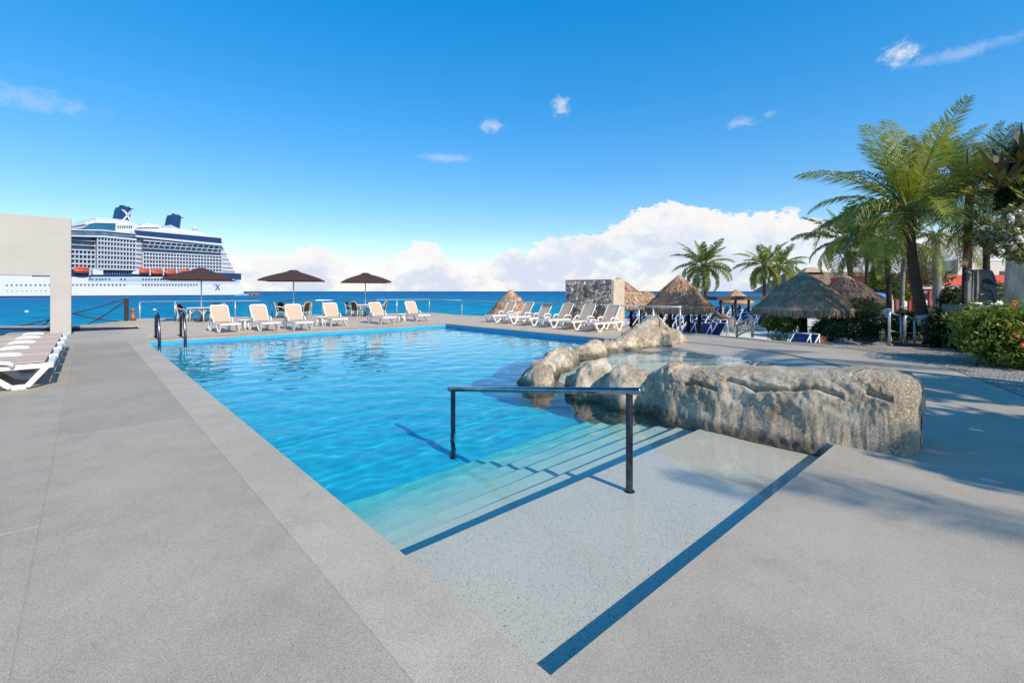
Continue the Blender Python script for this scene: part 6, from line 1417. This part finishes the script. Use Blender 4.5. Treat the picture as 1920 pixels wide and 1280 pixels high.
# ---- blue beach loungers in rows on the sand
def make_blue():
    t = thing('beach_lounger', (0, 0, 0), 'white framed beach lounger with blue sling, in the rows on the sand below the deck', 'sun lounger', 0, 'blue beach loungers on the sand')
    mb = MB()
    for s in (-.30, .30):
        mb.tube([(1.15, s, .33), (0, s, .33), (-.48, s, .98)], .022, 6); mb.tube([(1.0, s, .33), (.85, s, 0)], .02, 6); mb.tube([(-.1, s, .33), (-.2, s, 0)], .02, 6); mb.tube([(-.45, s, .9), (-.55, s, 0.02)], .018, 6)
    mb.tube([(1.15, -.3, .33), (1.15, .3, .33)], .022, 6); mb.tube([(-.48, -.3, .98), (-.48, .3, .98)], .022, 6); mb.build('frame', 'white', t, local=True, smooth=True)
    mb = MB(); sheet(mb, .56, [(1.12, .345), (.6, .335), (.02, .345)], .01); mb.build('seat', 'blue_sling', t, local=True); mb = MB(); sheet(mb, .56, [(.0, .35), (-.23, .65), (-.47, .97)], .01); mb.build('backrest', 'blue_sling', t, local=True)
    return t
bl_ = make_blue(); first = True; rnd = random.Random(77)
ORD = ['first', 'second', 'third', 'fourth', 'fifth', 'sixth', 'seventh', 'eighth', 'ninth', 'tenth', 'eleventh']
RN = ['nearest row left of the brown palapa', 'second row seen past the stone wall', 'third row seen past the stone wall', 'fourth row seen past the stone wall', 'farthest row seen past the stone wall', 'row in front of the brown palapa posts', 'row just behind the brown palapa posts', 'nearest row right of the pergola posts', 'second row right of the pergola posts', 'third row right of the pergola posts', 'fourth row behind the pergola', 'last row behind the pergola by the water']
rows = [(27.5, 1184, 1262, 8, 188), (31, 1182, 1310, 9, 192), (35.5, 1180, 1330, 9, 186), (41, 1178, 1300, 8, 190), (48, 1185, 1345, 9, 188), (24.0, 1284, 1338, 5, 200), (27, 1292, 1346, 5, 196), (31, 1374, 1450, 6, 194), (35, 1372, 1470, 7, 190), (40, 1378, 1480, 7, 190), (46, 1360, 1440, 6, 188), (52, 1340, 1460, 7, 188)]
for ri, (Y, pa, pb, n, rz) in enumerate(rows):
    for i in range(n):
        px = pa + (pb - pa) * (i + rnd.uniform(-.15, .15)) / max(1, n - 1); Yq = Y + rnd.uniform(-.5, .5); p = D(px, Yq)
        if any(abs(p.x - q[0]) < .7 and abs(p.y - q[1]) < .9 for q in [(D(1351, 28.6).x, 28.6), (D(1352, 33).x, 33)]): continue
        o = bl_ if first else copy_tree(bl_); first = False; o['label'] = 'blue beach lounger, %s from left in the %s' % (ORD[i], RN[ri]); o.location = (p.x, p.y, lz(p.x, p.y) - .01); o.rotation_euler.z = R(rz + rnd.uniform(-6, 6))
for px, Y, lab in ((1484, 14.75, 'blue lounger poking up at the deck edge under the largest palapa, left of two'), (1500, 14.7, 'blue lounger with a bent white frame at the deck edge, right of two')):
    o = copy_tree(bl_); o['label'] = lab; o['group'] = 'blue loungers at the deck edge'; p = D(px, Y + .6); o.location = (p.x, p.y, -.78); o.rotation_euler.z = R(197)

# ---- shade trees standing outside the picture on the right, which throw the soft shadows over the walkway
def shade_tree(label, c, zc, r, n, seed):
    c = Vector(c); t = thing('shade_tree', c, label, 'tree', 0, 'trees along the walkway'); mb = MB(); tp_ = Vector((c.x, c.y, zc)); trunk_mesh(mb, [c - Vector((0, 0, .1)), c.lerp(tp_, .5) + Vector((.1, 0, 0)), tp_], .16, .09, seed); mb.build('trunk', 'pale_trunk', t, smooth=True)
    rnd = random.Random(seed); bl3 = [((c.x + rnd.uniform(-.7, .7) * r, c.y + rnd.uniform(-.7, .7) * r, zc + rnd.uniform(-.3, .5)), (r * rnd.uniform(.4, .6), r * rnd.uniform(.4, .6), r * .3)) for _ in range(7)]
    leaf_cloud('crown', t, bl3, n, .16, 'leaf_dark', seed, shell=.2); stems(t, zc - .6, bl3, 'pale_trunk', seed, .05, 2)
shade_tree('leafy shade tree beside the deck right of the camera', (9.9, -.4, 0), 5.0, 1.45, 2600, 3)
shade_tree('broad shade tree along the right walkway', (11.9, 2.3, 0), 5.2, 1.15, 1700, 5)
palm('tall coconut palm behind the photographer', (11.0, -5.0, 0), (10.9, -4.9, 6.6), 2.5, 9, 57, .15, .12, group='trees along the walkway')
palm('coconut palm beside the walkway, right of the picture', (12.0, 4.6, 0), (11.8, 4.7, 6.5), 2.5, 14, 51, .15, .12, group='trees along the walkway')

# everything that stands in the pool receives the light refracted by the ripples
for o in list(COL.objects):
    r_ = o
    while r_.parent is not None: r_ = r_.parent
    if r_.name.split('.')[0] in ('pool', 'wading_pool', 'boulder', 'handrail', 'pool_ladder') and o.type == 'MESH': o.cycles.is_caustics_receiver = True
